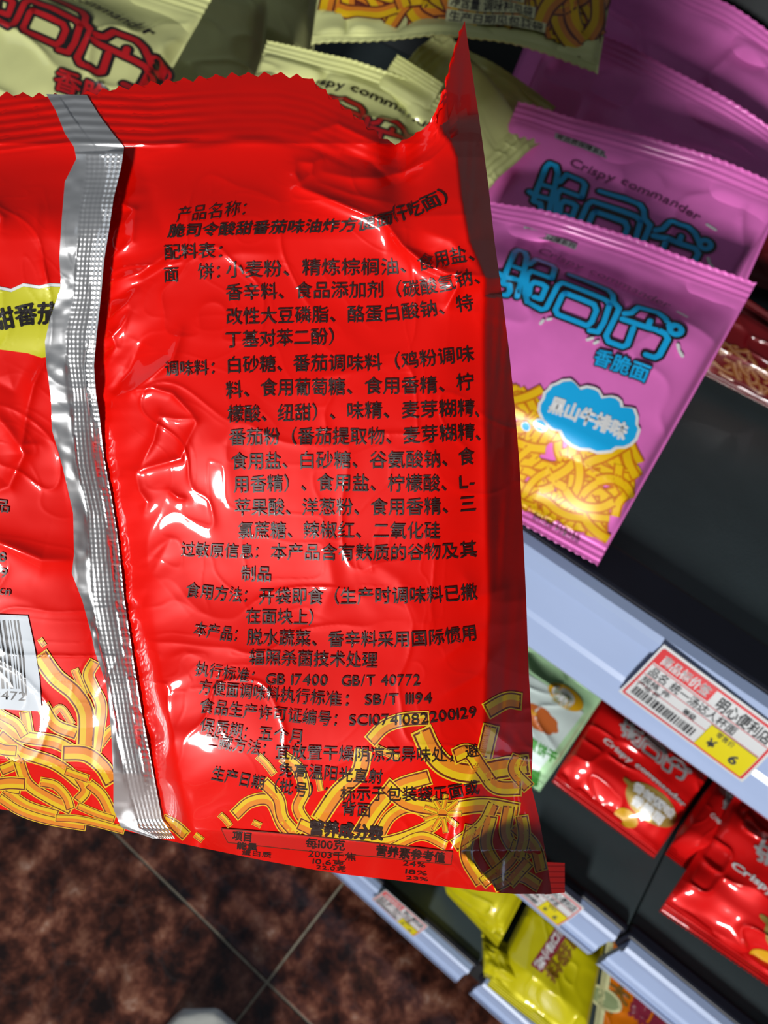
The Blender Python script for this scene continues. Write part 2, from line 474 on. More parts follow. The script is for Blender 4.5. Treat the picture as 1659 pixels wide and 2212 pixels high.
class Packet:
    def __init__(s, corners, puff=.016, back=.012, seed=1, wr=1.0, nu=120, nv=150, seal=.07, teeth=34, pinch=.03, bow=0.0, lean=None):
        """corners: TL, TR, BR, BL as (px, py, depth)"""
        s.c = [W(a, b, d) for a, b, d in corners]
        zm = min((z for z in (Z1, Z2, Z3) if s.c[0][2] > z), key=lambda z: s.c[0][2] - z)
        if seed > 70:                                        # rest it on its shelf
            kk = (zm + .008 - CAM[2]) / (min(s.c[2][2], s.c[3][2]) - CAM[2]); s.c = [CAM + (c - CAM) * kk for c in s.c]
        for t_, b_ in ((0, 3), (1, 2)):
            if s.c[b_][2] < zm + .003 and s.c[t_][2] > zm + .01:
                k = (s.c[t_][2] - zm - .003) / (s.c[t_][2] - s.c[b_][2]); s.c[b_] = s.c[t_] + (s.c[b_] - s.c[t_]) * k
        s.puff = puff; s.back = back; s.seed = seed; s.wr = wr
        s.nu = nu; s.nv = nv; s.seal = seal; s.teeth = teeth; s.pinch = pinch; s.bow = bow
        cu = s.c[1] - s.c[0] + s.c[2] - s.c[3]; cv = s.c[3] - s.c[0] + s.c[2] - s.c[1]
        n = np.cross(cu, cv); n /= np.linalg.norm(n)
        if n @ (CAM - s.c[0]) < 0: n = -n
        s.n = n; s.cv = cv / np.linalg.norm(cv); s.w = np.linalg.norm(cu) / 2; s.h = np.linalg.norm(cv) / 2
        s.cu = cu / np.linalg.norm(cu)

    def base(s, u, v):
        u = np.asarray(u, float)[..., None]; v = np.asarray(v, float)[..., None]
        a = s.c[0] * (1 - u) + s.c[1] * u; b = s.c[3] * (1 - u) + s.c[2] * u
        return a * (1 - v) + b * v

    def prof(s, u, v):
        su = np.sin(np.pi * np.clip(u, 0, 1)); m = ss(v, s.seal, s.seal + .24) * ss(1 - v, s.seal, s.seal + .24)
        return np.power(np.clip(su, 1e-6, 1), .36) * m

    def surf(s, u, v, lift=0.0, side=1):
        u = np.asarray(u, float); v = np.asarray(v, float); k = s.seed
        m = s.prof(u, v)
        uu = u + (0.5 - u) * s.pinch * 2 * m ** 2
        P = s.base(uu, v)
        puff = s.puff if side > 0 else -s.back
        h = puff * m
        wa = s.w * s.wr
        # gathers running out of the two seals, soft dents, fine crinkles
        for q, e in ((v, 1), (1 - v, 2)):
            g = np.exp(-np.clip(q - s.seal, 0, 1) / .10) * ss(q, s.seal * .7, s.seal * 1.3)
            x = u * 7 + k * 3.1 + e * 5 + vnoise(u * 3 + e, v * 3 + k, k) * 1.2
            h = h + wa * .020 * g * vnoise(x, v * 1.5 + e * 7 + k, k + 1) * side
        h = h + wa * .016 * vnoise(u * 3.2 + k, v * 4 + k * 2, k + 2) * ss(np.minimum(v, 1 - v), s.seal, .2)
        rg = 1 - np.abs(vnoise(u * 5 + vnoise(u * 4, v * 4, k + 4) * .8 + 9, v * 6 + k, k + 3))
        h = h + wa * .012 * (rg ** 4) * ss(np.minimum(v, 1 - v), s.seal, .15)
        edge = np.minimum(u, 1 - u)
        h = h * ss(edge, -.002, .03) if side < 0 else h * (.15 + .85 * ss(edge, -.002, .03))
        inseal = (1 - ss(np.minimum(v, 1 - v), s.seal * .85, s.seal))
        h = h + .0006 * np.cos(np.minimum(v, 1 - v) / s.seal * np.pi * 7) * inseal
        bowv = s.bow * s.w * (np.sin(np.pi * u) * (np.abs(v - .5) * 2) ** 3 + .35 * vnoise(u * 4 + k, v * .7, k + 6) * (np.abs(v - .5) * 2) ** 2)
        tooth = (np.abs(((u * s.teeth) % 1) - .5) * 2 - .5) * .006 * s.h
        tv = tooth * (ss(v, .985, 1.0) - ss(1 - v, .985, 1.0))
        return P + s.n * (h + bowv + lift * (1 if side > 0 else -1))[..., None] + s.cv * tv[..., None]

    def px2uv(s, pts):
        pts = np.atleast_2d(np.array(pts, float)); uv = np.full((len(pts), 2), .5)
        f = lambda q: project(s.surf0(q[:, 0], q[:, 1]))
        for _ in range(40):
            p = f(uv); e = 1e-4
            du = (f(uv + [e, 0]) - p) / e; dv = (f(uv + [0, e]) - p) / e; r = pts - p
            det = du[:, 0] * dv[:, 1] - du[:, 1] * dv[:, 0]
            uv = uv + np.stack([(r[:, 0] * dv[:, 1] - r[:, 1] * dv[:, 0]) / det, (du[:, 0] * r[:, 1] - du[:, 1] * r[:, 0]) / det], 1).clip(-.08, .08) * .8
            uv = np.clip(uv, -.3, 1.3)
        return uv

    def surf0(s, u, v):
        m = s.prof(u, v); e = np.minimum(u, 1 - u)
        return s.base(u + (.5 - u) * s.pinch * 2 * m ** 2, v) + s.n * (s.puff * m * (.15 + .85 * ss(e, -.002, .03)))[..., None]

    def build(s, name, label, mfilm, art=None, group=None, mback=None, cat='snack packet', art_scale=None):
        c0 = s.base(.5, 1.0)
        root = empty(name, c0); tag(root, label, cat, group)
        mback = mback or mfilm
        us = np.linspace(0, 1, s.nu)
        for part, v0, v1, nv in (('top_seal', 0, s.seal, 14), ('film_body', s.seal, 1 - s.seal, s.nv), ('bottom_seal', 1 - s.seal, 1, 14)):
            vs = np.linspace(v0, v1, nv); U, Vv = np.meshgrid(us, vs)
            A = s.surf(U.ravel(), Vv.ravel()); Bk = s.surf(U.ravel(), Vv.ravel(), .0002, -1)
            Q = np.concatenate([grid_quads(nv, s.nu), grid_quads(nv, s.nu, True, len(A))])
            e = []
            g = np.arange(nv * s.nu).reshape(nv, s.nu)
            for line in (g[:, 0], g[:, -1]):
                for a, b in zip(line[:-1], line[1:]): e.append([a, b, b + len(A), a + len(A)])
            if part != 'film_body':
                line = g[0] if part == 'top_seal' else g[-1]
                for a, b in zip(line[:-1], line[1:]): e.append([a, b, b + len(A), a + len(A)])
            Q = np.concatenate([Q, np.array(e)])
            V = np.concatenate([A, Bk]); mi = np.zeros(len(Q), int)
            if part == 'film_body' and art is not None:
                W_, H_ = art_scale or (1, 1)
                V, faces, mats, mi = join_art(V, Q, [mfilm], mi, art, lambda x, y, l: s.surf(x / W_, y / H_, l), .0006, .00002)
            else: faces, mats = [Q], [mfilm]
            adopt(new_obj(part, mesh_np(part, V, faces, mats, mi)), root)
        return root


AW, AH = 590.0, 770.0        # drawing space of a packet front


def uvart(packet, pts): return packet.px2uv(pts) * [AW, AH]


# ---- the front pink packet first: its print is read off the photo and reused on its look-alikes
P1 = Packet([(1052, 432, .425), (1634, 612, .405), (1290, 1222, .395), (800, 962, .421)], puff=.030, seed=3, bow=.05, wr=.75, pinch=.055)


def c4(pts):                # positions measured on the front pink packet
    return [(1040 + .3731 * a, 450 + .3731 * b) for a, b in pts]


def c8(pts): return [((1070 + .25317 * a - 1040) / .3731, (520 + .25317 * b - 450) / .3731) for a, b in pts]


LOGO = [c8(l) for l in (
    [(60, 370), (95, 270), (165, 118), (195, 100), (250, 120), (268, 160), (225, 330), (185, 490)], [(115, 222), (240, 258)], [(28, 288), (70, 318), (205, 350)],
    [(70, 378), (120, 388), (125, 440), (100, 475), (75, 472)], [(290, 215), (345, 175), (480, 225), (505, 250), (480, 330)],
    [(480, 330), (305, 268), (270, 300), (250, 460), (272, 540), (390, 600), (430, 588), (465, 520), (530, 390), (570, 365), (940, 510), (975, 545)],
    [(330, 490), (388, 508), (432, 405), (400, 380), (330, 360), (296, 395), (285, 470)],
    [(630, 300), (960, 430), (1000, 470), (1005, 525), (1055, 580), (1030, 640), (940, 820), (960, 870), (1080, 915), (1120, 898), (1175, 750)],
    [(975, 545), (925, 700), (872, 788), (800, 775)], [(595, 452), (570, 470), (510, 600), (530, 640), (780, 735), (820, 700), (860, 600), (840, 550), (595, 452)],
    [(1100, 625), (1160, 620), (1220, 572), (1380, 620), (1440, 670), (1480, 755)], [(1080, 672), (1440, 805), (1465, 850), (1392, 988), (1350, 1010), (1275, 985)], [(1318, 690), (1296, 750)])]
RING = (1118, 711, 37)
LOGO_UV = [uvart(P1, c4(l)) for l in LOGO]
RING_UV = uvart(P1, c4([(RING[0], RING[1])]))[0]
k_w = np.linalg.norm(np.diff(uvart(P1, c4([(700, 500), (800, 500)])), axis=0)) / 100    # drawing units per measured unit


def add_logo(a, main, outline, off=(0, 0), sc=1.0, w=31, wo=60):
    f = lambda p: np.array(p) * sc + off
    l0 = a.lev + 1
    for l in LOGO_UV: a.stroke([f(p) for p in l], wo * k_w * sc, outline, lev=l0)
    r = f(RING_UV); a.oval(r, 62 * k_w * sc, 62 * k_w * sc, 0, outline, lev=l0 + .2)
    a.lev = l0 = l0 + 5
    for l in LOGO_UV: a.stroke([f(p) for p in l], w * k_w * sc, main, lev=l0 + 1)
    a.oval(r, 45 * k_w * sc, 45 * k_w * sc, 0, main, lev=l0 + 1.3); a.oval(r, 15 * k_w * sc, 15 * k_w * sc, 0, outline, lev=l0 + 1.6)
    a.lev = l0 + 2


def line_uv(p, q): a = uvart(P1, c4([p, q])); return [(0, *a[0]), (1, *a[1])]


def noodles_uv(a, poly, n, seed, w=17, kind=1, L=(70, 150)):
    rnd = random.Random(seed); P = np.array(poly); lo, hi = P.min(0), P.max(0)

    def inside(p):
        c = False
        for i in range(len(P)):
            x1, y1 = P[i]; x2, y2 = P[i - 1]
            if (y1 > p[1]) != (y2 > p[1]) and p[0] < (x2 - x1) * (p[1] - y1) / (y2 - y1) + x1: c = not c
        return c
    k = 0; tries = 0
    while k < n and tries < n * 30:
        tries += 1
        p = np.array([rnd.uniform(lo[0], hi[0]), rnd.uniform(lo[1], hi[1])])
        ang = rnd.uniform(0, math.pi); cv = rnd.choice((-1, 1)) * rnd.uniform(.15, .55); pts = [p]; st = w * 1.3
        for i in range(int(rnd.uniform(*L) / st)):
            ang += cv; q = pts[-1] + np.array([math.cos(ang), math.sin(ang)]) * st
            if rnd.random() < .3: cv = -cv
            if not inside(q): break
            pts.append(q)
        if len(pts) >= 3: a.noodle(pts, w * rnd.uniform(.85, 1.15), kind, rnd.choice((-1, 1))); a.lev -= .8; k += 1
    a.lev += 6


def pink_art(cloud=True):
    a = Art(9)
    if cloud:
        reg = uvart(P1, [(1085, 850), (1135, 820), (1165, 880), (1215, 945), (1390, 975), (1400, 990), (1360, 1090), (1285, 1175), (1130, 1110), (960, 1010), (900, 870), (1000, 800)])
        noodles_uv(a, reg, 190, 5, w=23)
    add_logo(a, CYAN, BLACK)
    a.text('Crispy commander', line_uv((395, 250) if False else (330, 262), (1095, 575)), 34, PINKT, bold=.01, norm=True)
    a.text('香脆面', line_uv((650, 862), (965, 975)), 44, BLACK, bold=.09, norm=True); a.lev += 5
    a.text('香脆面', line_uv((650, 862), (965, 975)), 44, CYAN, bold=.02, norm=True)
    q = uvart(P1, c4([(245, 128), (545, 245), (535, 275), (238, 160)])); a.poly(q, GREY)
    a.text('有品质保障系列', line_uv((250, 148), (535, 258)), 17, BLACK, bold=.02, norm=True)
    for p, r in (((340, 680), (355, 660)), ((380, 655), (400, 650)), ((610, 770), (640, 760)), ((650, 790), (670, 780)), ((1130, 610), (1180, 640)), ((1130, 800), (1135, 825)), ((1140, 840), (1155, 865))):
        a.stroke(uvart(P1, c4([p, r])), 7, WHITE)
    if cloud:
        for mm, g in ((WHITE, 18), (CYAN, 0)):
            pts = []
            base = [(395, 1060), (440, 1030), (520, 1010), (570, 1060), (650, 1060), (690, 1110), (770, 1110), (800, 1160), (870, 1170), (885, 1260), (895, 1300), (850, 1370), (770, 1385), (700, 1410), (620, 1395), (520, 1370), (460, 1290), (400, 1270), (340, 1180), (365, 1110)]
            c = np.mean(base, 0)
            for i, p in enumerate(base):
                p = np.array(p, float); nx = np.array(base[(i + 1) % len(base)], float); pts.append(p + (p - c) / np.linalg.norm(p - c) * g)
                md = (p + nx) / 2; pts.append(md + (md - c) / np.linalg.norm(md - c) * (g + 10))
            a.poly(uvart(P1, c4(pts)), mm); a.lev += 8
        a.oval(uvart(P1, c4([(340, 1262)]))[0], 17, 13, .3, WHITE); a.lev += 5; a.oval(uvart(P1, c4([(340, 1262)]))[0], 13, 10, .3, CYAN)
        a.oval(uvart(P1, c4([(255, 1272)]))[0], 12, 9, .3, WHITE); a.lev += 5; a.oval(uvart(P1, c4([(255, 1272)]))[0], 9, 7, .3, CYAN)
        a.text('黑山牛排味', line_uv((395, 1140), (835, 1310)), 42, WHITE, bold=.05, norm=True)
        a.text('油炸方便面 净含量见背面', line_uv((290, 1790), (560, 1930)), 16, PINKT, bold=.02, norm=True)
    return a


PA = pink_art()
PG = 'pink noodle packets leaning on the top shelf'
P1.build('noodle_packet', 'front pink noodle packet with a blue logo and blue flavour cloud on the shelf edge', PINK, PA, PG, art_scale=(AW, AH))
PB = pink_art(False)
for (cs, lab, sd, art) in (
        ([(1118, 226, .475), (1700, 408, .455), (1375, 1003, .455), (880, 778, .475)], 'second pink packet, its blue logo half hidden behind the front pink packet', 7, PB),
        ([(1205, 40, .56), (1740, 322, .52), (1500, 860, .52), (960, 600, .55)], 'third pink packet, only its plain ribbed top showing above the second', 12, None),
        ([(1235, -150, .65), (1740, 132, .58), (1520, 640, .58), (1010, 400, .63)], 'fourth pink packet with a bright ribbed seal, behind the third', 19, None),
        ([(1400, -150, .73), (1760, 42, .68), (1560, 520, .68), (1120, 300, .72)], 'rearmost pink packet, a dark strip in the top corner of the stack', 23, None)):
    Packet(cs, puff=.014, seed=sd, wr=1.3, bow=.06).build('noodle_packet', lab, PINK, art, PG, art_scale=(AW, AH))

# ---- dark red packets behind the pink ones, shade put into film and print colour
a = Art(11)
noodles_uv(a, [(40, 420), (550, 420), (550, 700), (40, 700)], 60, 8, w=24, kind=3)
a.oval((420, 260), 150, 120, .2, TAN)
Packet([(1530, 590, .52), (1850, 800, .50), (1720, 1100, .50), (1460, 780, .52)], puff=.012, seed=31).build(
    'noodle_packet', 'shaded dark red noodle packet, orange print painted darker for shade, lying beside the pink packets', DKRED, a, 'dark red packets on the top shelf', art_scale=(AW, AH))
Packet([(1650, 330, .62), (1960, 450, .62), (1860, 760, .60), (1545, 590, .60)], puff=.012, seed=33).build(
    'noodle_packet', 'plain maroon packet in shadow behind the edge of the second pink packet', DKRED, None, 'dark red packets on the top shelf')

# ---- cream packets, red logo
def cream_art(logo=True, nood=True, seed=4, text=True):
    a = Art(9)
    if nood: noodles_uv(a, [(20, 430), (570, 430), (570, 706), (20, 706)], 120, seed, w=27, kind=2, L=(90, 220))
    if logo: add_logo(a, CRED, BLACK, w=32, wo=62)
    if text: a.text('Crispy commander', line_uv((330, 262), (1095, 575)), 40, BLACK, bold=.02, norm=True)
    return a


CG = 'cream noodle packets with red lettering'
ca = cream_art(True, False)
ca.text('香脆面', line_uv((600, 880), (1000, 1010)), 56, BLACK, bold=.1, norm=True); ca.lev += 5; ca.text('香脆面', line_uv((600, 880), (1000, 1010)), 56, CRED, bold=.02, norm=True)
Packet([(-43, -156, .46), (457, -1, .45), (113, 609, .43), (-295, 374, .44)], puff=.022, seed=41, wr=1.5).build(
    'noodle_packet', 'cream packet with a big red logo in the top corner above the silver seam', CREAM, ca, CG, art_scale=(AW * .86, AH))
Packet([(60, -150, .62), (585, -40, .61), (530, 520, .60), (0, 420, .61)], puff=.03, back=.01, seed=43, wr=1.0).build(
    'noodle_packet', 'plain olive looking side of a cream packet behind the red logo one', CREAM, None, CG)
Packet([(330, -150, .70), (690, -60, .69), (650, 520, .68), (300, 420, .69)], puff=.03, back=.01, seed=47, wr=.8).build(
    'noodle_packet', 'deeply shaded cream packet standing in the dark gap beside the noodle print one', CREAM, None, CG)
a = Art(10)
noodles_uv(a, [(20, 300), (580, 300), (580, 742), (480, 728), (330, 720), (180, 738), (20, 730)], 210, 14, w=33, kind=2, L=(120, 260))
lt = lambda y: [(0, 300, y), (1, 440, y + 4)]
for i, tx in enumerate(('油炸型方便面', '净含量 调味料见袋', '生产日期见包装袋')):
    a.poly([(270, 636 + i * 30), (420 + i * 25, 636 + i * 30), (420 + i * 25, 662 + i * 30), (270, 662 + i * 30)], CREAMP)
    a.text(tx, [(0, 275, 649 + i * 30), (1, 415 + i * 25, 649 + i * 30)], 24, BLACK, bold=.02, norm=True)
C3 = Packet([(760, -560, .50), (1400, -470, .50), (1288, 168, .43), (672, 100, .44)], puff=.010, seed=51, wr=1.2, bow=.09, seal=.03)
C3.build('noodle_packet', 'cream packet covered in orange noodle print, lying highest at the top centre', CREAM, a, CG, art_scale=(AW, AH))
a = Art(9); add_logo(a, CRED, BLACK, off=(0, -40), w=32, wo=62); a.text('Crispy commander', [(0, 120, 84), (1, 560, 100)], 40, BLACK, bold=.02, norm=True)
Packet([(575, 84, .475), (1005, 228, .455), (820, 740, .44), (420, 580, .455)], puff=.018, seed=57, wr=2.2, bow=.05).build(
    'noodle_packet', 'glossy cream packet with small english lettering, just above the red packet fold', CREAM, a, CG, art_scale=(AW, AH))
Packet([(1168, 312, .47), (1052, 412, .46), (840, 180, .49), (960, 60, .50)], puff=.012, seed=61, wr=1.3, seal=.16, bow=.06).build(
    'noodle_packet', 'cream packet end with a ribbed seal pointing at the pink packets', CREAM, None, CG)
Packet([(858, 118, .455), (958, 182, .45), (890, 300, .46), (780, 236, .465)], puff=.006, seed=63, wr=1.5, seal=.22, nu=40, nv=40, teeth=12).build(
    'noodle_packet', 'small folded cream packet end with a square ribbed tip in the pile', CREAM, None, CG)
Packet([(950, 78, .53), (1200, 232, .52), (1120, 330, .53), (880, 300, .54)], puff=.008, seed=66, wr=2.0, bow=.1, nu=50, nv=50).build(
    'noodle_packet', 'crumpled cream packet lowest in the cream pile, its torn looking tip curling up', CREAM, None, CG)

# ---- middle shelf: mint packet and small red packets
a = Art(11)
G1 = Packet([(960, 1262, .60), (1316, 1487, .58), (1165, 1712, .56), (860, 1480, .58)], puff=.014, seed=71)
U = lambda pts: G1.px2uv(pts) * [AW, AH]
a.poly(U([(1130, 1450), (1180, 1480), (1240, 1520), (1262, 1540), (1150, 1680), (1000, 1590), (1000, 1480)]), PALE)
a.oval(U([(1222, 1505)])[0], 62, 68, 0, AMBER); a.oval(U([(1217, 1503)])[0], 40, 50, 0, WHITE)
q = U([(1196, 1490), (1240, 1517), (1190, 1505), (1235, 1530)]); a.text('鲜嫩', [(0, *q[0]), (1, *q[1])], 46, SAGE, norm=True); a.text('多汁', [(0, *q[2]), (1, *q[3])], 46, SAGE, norm=True)
a.oval(U([(1165, 1553)])[0], 62, 62, .4, RUST, bumps=8, amp=.14); a.oval(U([(1150, 1540)])[0], 16, 12, 0, AMBER)
q = U([(1120, 1590), (1200, 1640)]); a.text('蒸煮饼干', [(0, *q[0]), (1, *q[1])], 70, GREEN, bold=.04, norm=True)
a.poly(U([(1130, 1655), (1168, 1668), (1160, 1700), (1100, 1690)]), GREEN)
G1.build('snack_packet', 'pale green and white snack packet standing beneath the wide price strip', MINT, a, art_scale=(AW, AH))


def red_art(full=True):
    a = Art(11)
    add_logo(a, SILV, CRED, off=(30, 20), sc=.92, w=40, wo=54)
    a.text('Crispy commander', [(0, 90, 372), (1, 560, 412)], 46, WHITE, bold=.03, norm=True)
    a.oval((430, 535), 140, 92, 0, GOLD); a.oval((285, 515), 30, 14, .2, GOLD)
    a.text('香辣蟹味', [(0, 315, 505), (1, 545, 505)], 62, WHITE, bold=.05, norm=True)
    a.text('香脆面', [(0, 345, 572), (1, 520, 572)], 62, WHITE, bold=.05, norm=True)
    a.oval((380, 676), 58, 46, 0, AMBER)
    return a


RG = 'small red packets on the middle shelf'
ra = red_art()
Packet([(1318, 1470, .615), (1556, 1640, .595), (1412, 1855, .565), (1192, 1690, .58)], puff=.014, seed=81, wr=1.6).build(
    'snack_packet', 'upright red packet with silver logo and gold oval, below the yellow price tag', RED2, ra, RG, art_scale=(AW, AH))
Packet([(1560, 1660, .62), (1655, 1725, .60), (1512, 1902, .59), (1436, 1846, .57)], puff=.014, seed=83, wr=1.3).build(
    'snack_packet', 'red packet squeezed between the upright red one and the crumpled red one', RED2, ra, RG, art_scale=(AW, AH))
Packet([(1600, 1700, .56), (1905, 1905, .535), (1745, 2190, .515), (1424, 1968, .535)], puff=.016, seed=86, wr=2.4, bow=.05).build(
    'snack_packet', 'crumpled red packet with a shiny folded flank, nearest the shelf seam', RED2, ra, RG, art_scale=(AW, AH))
Packet([(1640, 1640, .63), (1880, 1800, .62), (1820, 1930, .60), (1600, 1790, .61)], puff=.01, seed=88).build(
    'snack_packet', 'dark red packet tucked behind the others at the frame edge', RED2, ra, RG, art_scale=(AW, AH))

# ---- lowest shelf: yellow and orange packets
YG = 'yellow packets on the lowest shelf'
Packet([(930, 1800, .80), (1175, 1850, .76), (1075, 2046, .745), (965, 1930, .80)], puff=.022, seed=91, wr=1.2).build(
    'snack_packet', 'short plain yellow packet on the lowest shelf under the hanging red corner', YELF, None, YG)
a = Art(11)
Y2 = Packet([(1170, 1890, .78), (1310, 2012, .76), (1256, 2290, .71), (1052, 2130, .745)], puff=.020, seed=93, wr=1.0)
U = lambda pts: Y2.px2uv(pts) * [AW, AH]
q = U([(1212, 1998), (1226, 2006), (1172, 2092), (1154, 2082)])
q = U([(1205, 1990), (1232, 2006), (1170, 2102), (1146, 2084)]); a.poly(q, MAROON)
q = U([(1214, 2000), (1160, 2090)]); a.text('新口味小吃', [(0, *q[0]), (1, *q[1])], 62, WHITE, bold=.04, norm=True)
q = U([(1246, 2010), (1182, 2112)]); a.text('口袋饼', [(0, *q[0]), (1, *q[1])], 110, BRNK, bold=.03, norm=True)
Y2.build('snack_packet', 'long yellow packet with a maroon band on the lowest shelf', YELF, a, YG, art_scale=(AW, AH))
Packet([(1040, 2010, .775), (1122, 2050, .76), (1125, 2150, .74), (1045, 2110, .75)], puff=.016, seed=95, wr=4.0, nu=50, nv=50, teeth=14).build(
    'snack_packet', 'small crinkled yellow packet catching light at the lowest shelf seam', YELF, None, YG)
a = Art(11)
O1 = Packet([(1314, 2010, .775), (1560, 2150, .75), (1480, 2420, .70), (1272, 2290, .725)], puff=.012, seed=97)
U = lambda pts: O1.px2uv(pts) * [AW, AH]
q = U([(1312, 2128), (1360, 2162)]); a.text('大', [(0, *q[0]), (1, *q[1])], 95, BRNK, bold=.05, norm=True)
q = U([(1390, 2140), (1378, 2212)]); a.stroke([q[0], q[1]], 8, RUST)
q = U([(1362, 2170), (1440, 2230)]); a.text('辣片', [(0, *q[0]), (1, *q[1])], 130, MAROON, bold=.06, norm=True)
q = U([(1300, 2160), (1320, 2190)]); a.stroke([q[0], q[1]], 14, BRNK)
q = U([(1306, 2000), (1292, 2090), (1284, 2212)]); a.stroke([(16, 20), (16, 700)], 34, CREAMP)
a.oval(U([(1278, 2142)])[0] * [0, 1] + [20, 0], 92, 62, 0, CREAMP); a.oval(U([(1278, 2142)])[0] * [0, 1] + [24, 0], 72, 48, 0, SAGE)
O1.build('snack_packet', 'orange packet with brown lettering and pale edge, on the lowest shelf', ORGF, a, art_scale=(AW, AH))

# ------------------------------------------------------------------ price tags pushed into the strips
PAPER = mat('tag_paper', (.68, .71, .72), rough=.5, coat=.3, noise=.02, nscale=30); TRED = mat('tag_red', (.66, .03, .04), rough=.5, coat=.3)
TYEL = mat('tag_yellow', (.76, .66, .01), rough=.5, coat=.3); TINK = mat('tag_ink', (.05, .055, .06), rough=.6)


def price_tag(label, quad, full):
    """quad TL,TR,BR,BL in photo positions on the strip face"""
    Pq = [on_y(x, y, -.0092) for x, y in quad]
    TLw, TRw, BRw, BLw = Pq

    def surf(x, y, l):
        u = np.asarray(x)[..., None] / 80.0; v = np.asarray(y)[..., None] / 38.0
        p = (TLw * (1 - u) + TRw * u) * (1 - v) + (BLw * (1 - u) + BRw * u) * v
        bow = .0016 * np.sin(np.pi * v) + l
        return p + np.array([0, -1, 0]) * (bow + 0 * u)
    U, Vv = np.meshgrid(np.linspace(0, 80, 20), np.linspace(0, 38, 12)); A = surf(U.ravel(), Vv.ravel(), 0); Bk = surf(U.ravel(), Vv.ravel(), -.0004)
    Q = np.concatenate([grid_quads(12, 20), grid_quads(12, 20, True, len(A))])
    a = Art(6)
    for p in ([(2, 2), (78, 2)], [(78, 2), (78, 36)], [(78, 36), (2, 36)], [(2, 36), (2, 2)]): a.stroke(p, 1.3, TRED, cap=False)
    a.poly([(2, 2), (38, 2), (38, 10), (2, 10)], TRED); a.text('商品标价签', [(0, 5, 6), (1, 36, 6)], 6, PAPER, bold=.03, norm=True)
    a.text('明心便利店', [(0, 42, 7), (1, 76, 7)], 7.5, TINK, bold=.02, norm=True)
    a.text('品名 统一汤达人杯面', [(0, 4, 14.5), (1, 60, 14.5)], 6, TINK, norm=True)
    for y in (18, 24, 11): a.stroke([(3, y), (77, y)], .35, TRED, cap=False)
    a.text('规格 件', [(0, 4, 20.5), (1, 22, 20.5)], 4.2, TINK, norm=True); a.text('产地 杯', [(0, 4, 24.5), (1, 18, 24.5)], 4, TINK, norm=True)
    a.text('等级', [(0, 32, 22), (1, 40, 22)], 4, TINK, norm=True)
    rnd = random.Random(3); x = 5
    while x < 44:
        w = rnd.choice((.5, .8, 1.2)); a.stroke([(x, 27), (x, 33)], w, TINK, cap=False); x += w + rnd.choice((.5, .8))
    a.poly([(48, 18.5), (77, 18.5), (77, 35), (48, 35)], TYEL)
    a.text('零售价', [(0, 53, 21), (1, 64, 21)], 4, TINK, norm=True); a.text('¥', [(0, 52, 28), (1, 57, 28)], 8, TINK, bold=.03, norm=True); a.text('6', [(0, 66, 28), (1, 71, 28)], 9, TINK, bold=.03, norm=True)
    V, faces, mats, mi = join_art(np.concatenate([A, Bk]), Q, [PAPER], None, a, surf, .00012, .00001)
    o = new_obj('price_tag', mesh_np('price_tag', V, faces, mats, mi)); tag(o, label, 'price tag', 'red bordered price tags')


price_tag('large white price tag with yellow patch on the wide top strip', [(1434, 1392), (1700, 1588), (1603, 1690), (1336, 1493)], True)
price_tag('price tag on the middle strip, half covered by the hanging packet corner', [(1140, 1862), (1262, 1962), (1205, 2002), (1085, 1900)], True)
price_tag('small faded price tag on the lowest strip beside the floor', [(833, 1922), (925, 2001), (893, 2024), (802, 1941)], True)

# ------------------------------------------------------------------ the shoe toe at the bottom edge
SHOE = mat('offwhite_leather', (.74, .75, .68), rough=.5, noise=.03, nscale=60, bump=.1, bscale=300)
SOLE = mat('offwhite_rubber', (.55, .55, .50), rough=.6, noise=.05, nscale=60)
tip = on_z(468, 2183, .035); back = on_z(330, 2560, .035); d = (back - tip); d[2] = 0; d /= np.linalg.norm(d); side = np.array([-d[1], d[0], 0])
sh = empty('shoe', (tip[0], tip[1], 0)); tag(sh, 'off-white rounded shoe toe on the marble floor at the bottom edge', 'shoe')


def loft(name, m, zs, w_scale, grow=0.0):
    n = 32; t = np.linspace(0, 1, n); V = []; mm = 20
    for i, tt in enumerate(t):
        ln = .27; wd = .047 * (np.sin(np.pi * min(1, tt * 1.0 + .0) ** .55) ** .5 if tt < .5 else 1.0 * (1 - .25 * np.sin((tt - .5) * np.pi * 1.4)))
        if tt > .93: wd *= math.sqrt(max(0, 1 - ((tt - .93) / .07) ** 2))
        wd = max(wd, .002) * w_scale + grow
        ht = zs(tt)
        for k in range(mm):
            a = 2 * math.pi * k / mm; cx, cz = math.cos(a), math.sin(a)
            V.append(tip + d * (tt * ln - grow * (1 - 2 * tt)) + side * (wd * np.sign(cx) * abs(cx) ** .8) + np.array([0, 0, -.035 + ht[0] + (ht[1] - ht[0]) * (.5 + .5 * np.sign(cz) * abs(cz) ** .7)]))
    Q = grid_quads(n, mm).tolist(); Q += [[i * mm + mm - 1, i * mm, (i + 1) * mm, (i + 1) * mm + mm - 1] for i in range(n - 1)]
    me = mesh_np(name, np.array(V), [np.array(Q), np.array([list(range(mm))[::-1]]), np.array([list(range((n - 1) * mm, n * mm))])], [m])
    return new_obj(name, me)


adopt(loft('upper', SHOE, lambda t: (.018, .045 + .055 * ss(np.array(t), .1, .6)), 1.0), sh)
adopt(loft('sole', SOLE, lambda t: (.001, .024), 1.0, .003), sh)

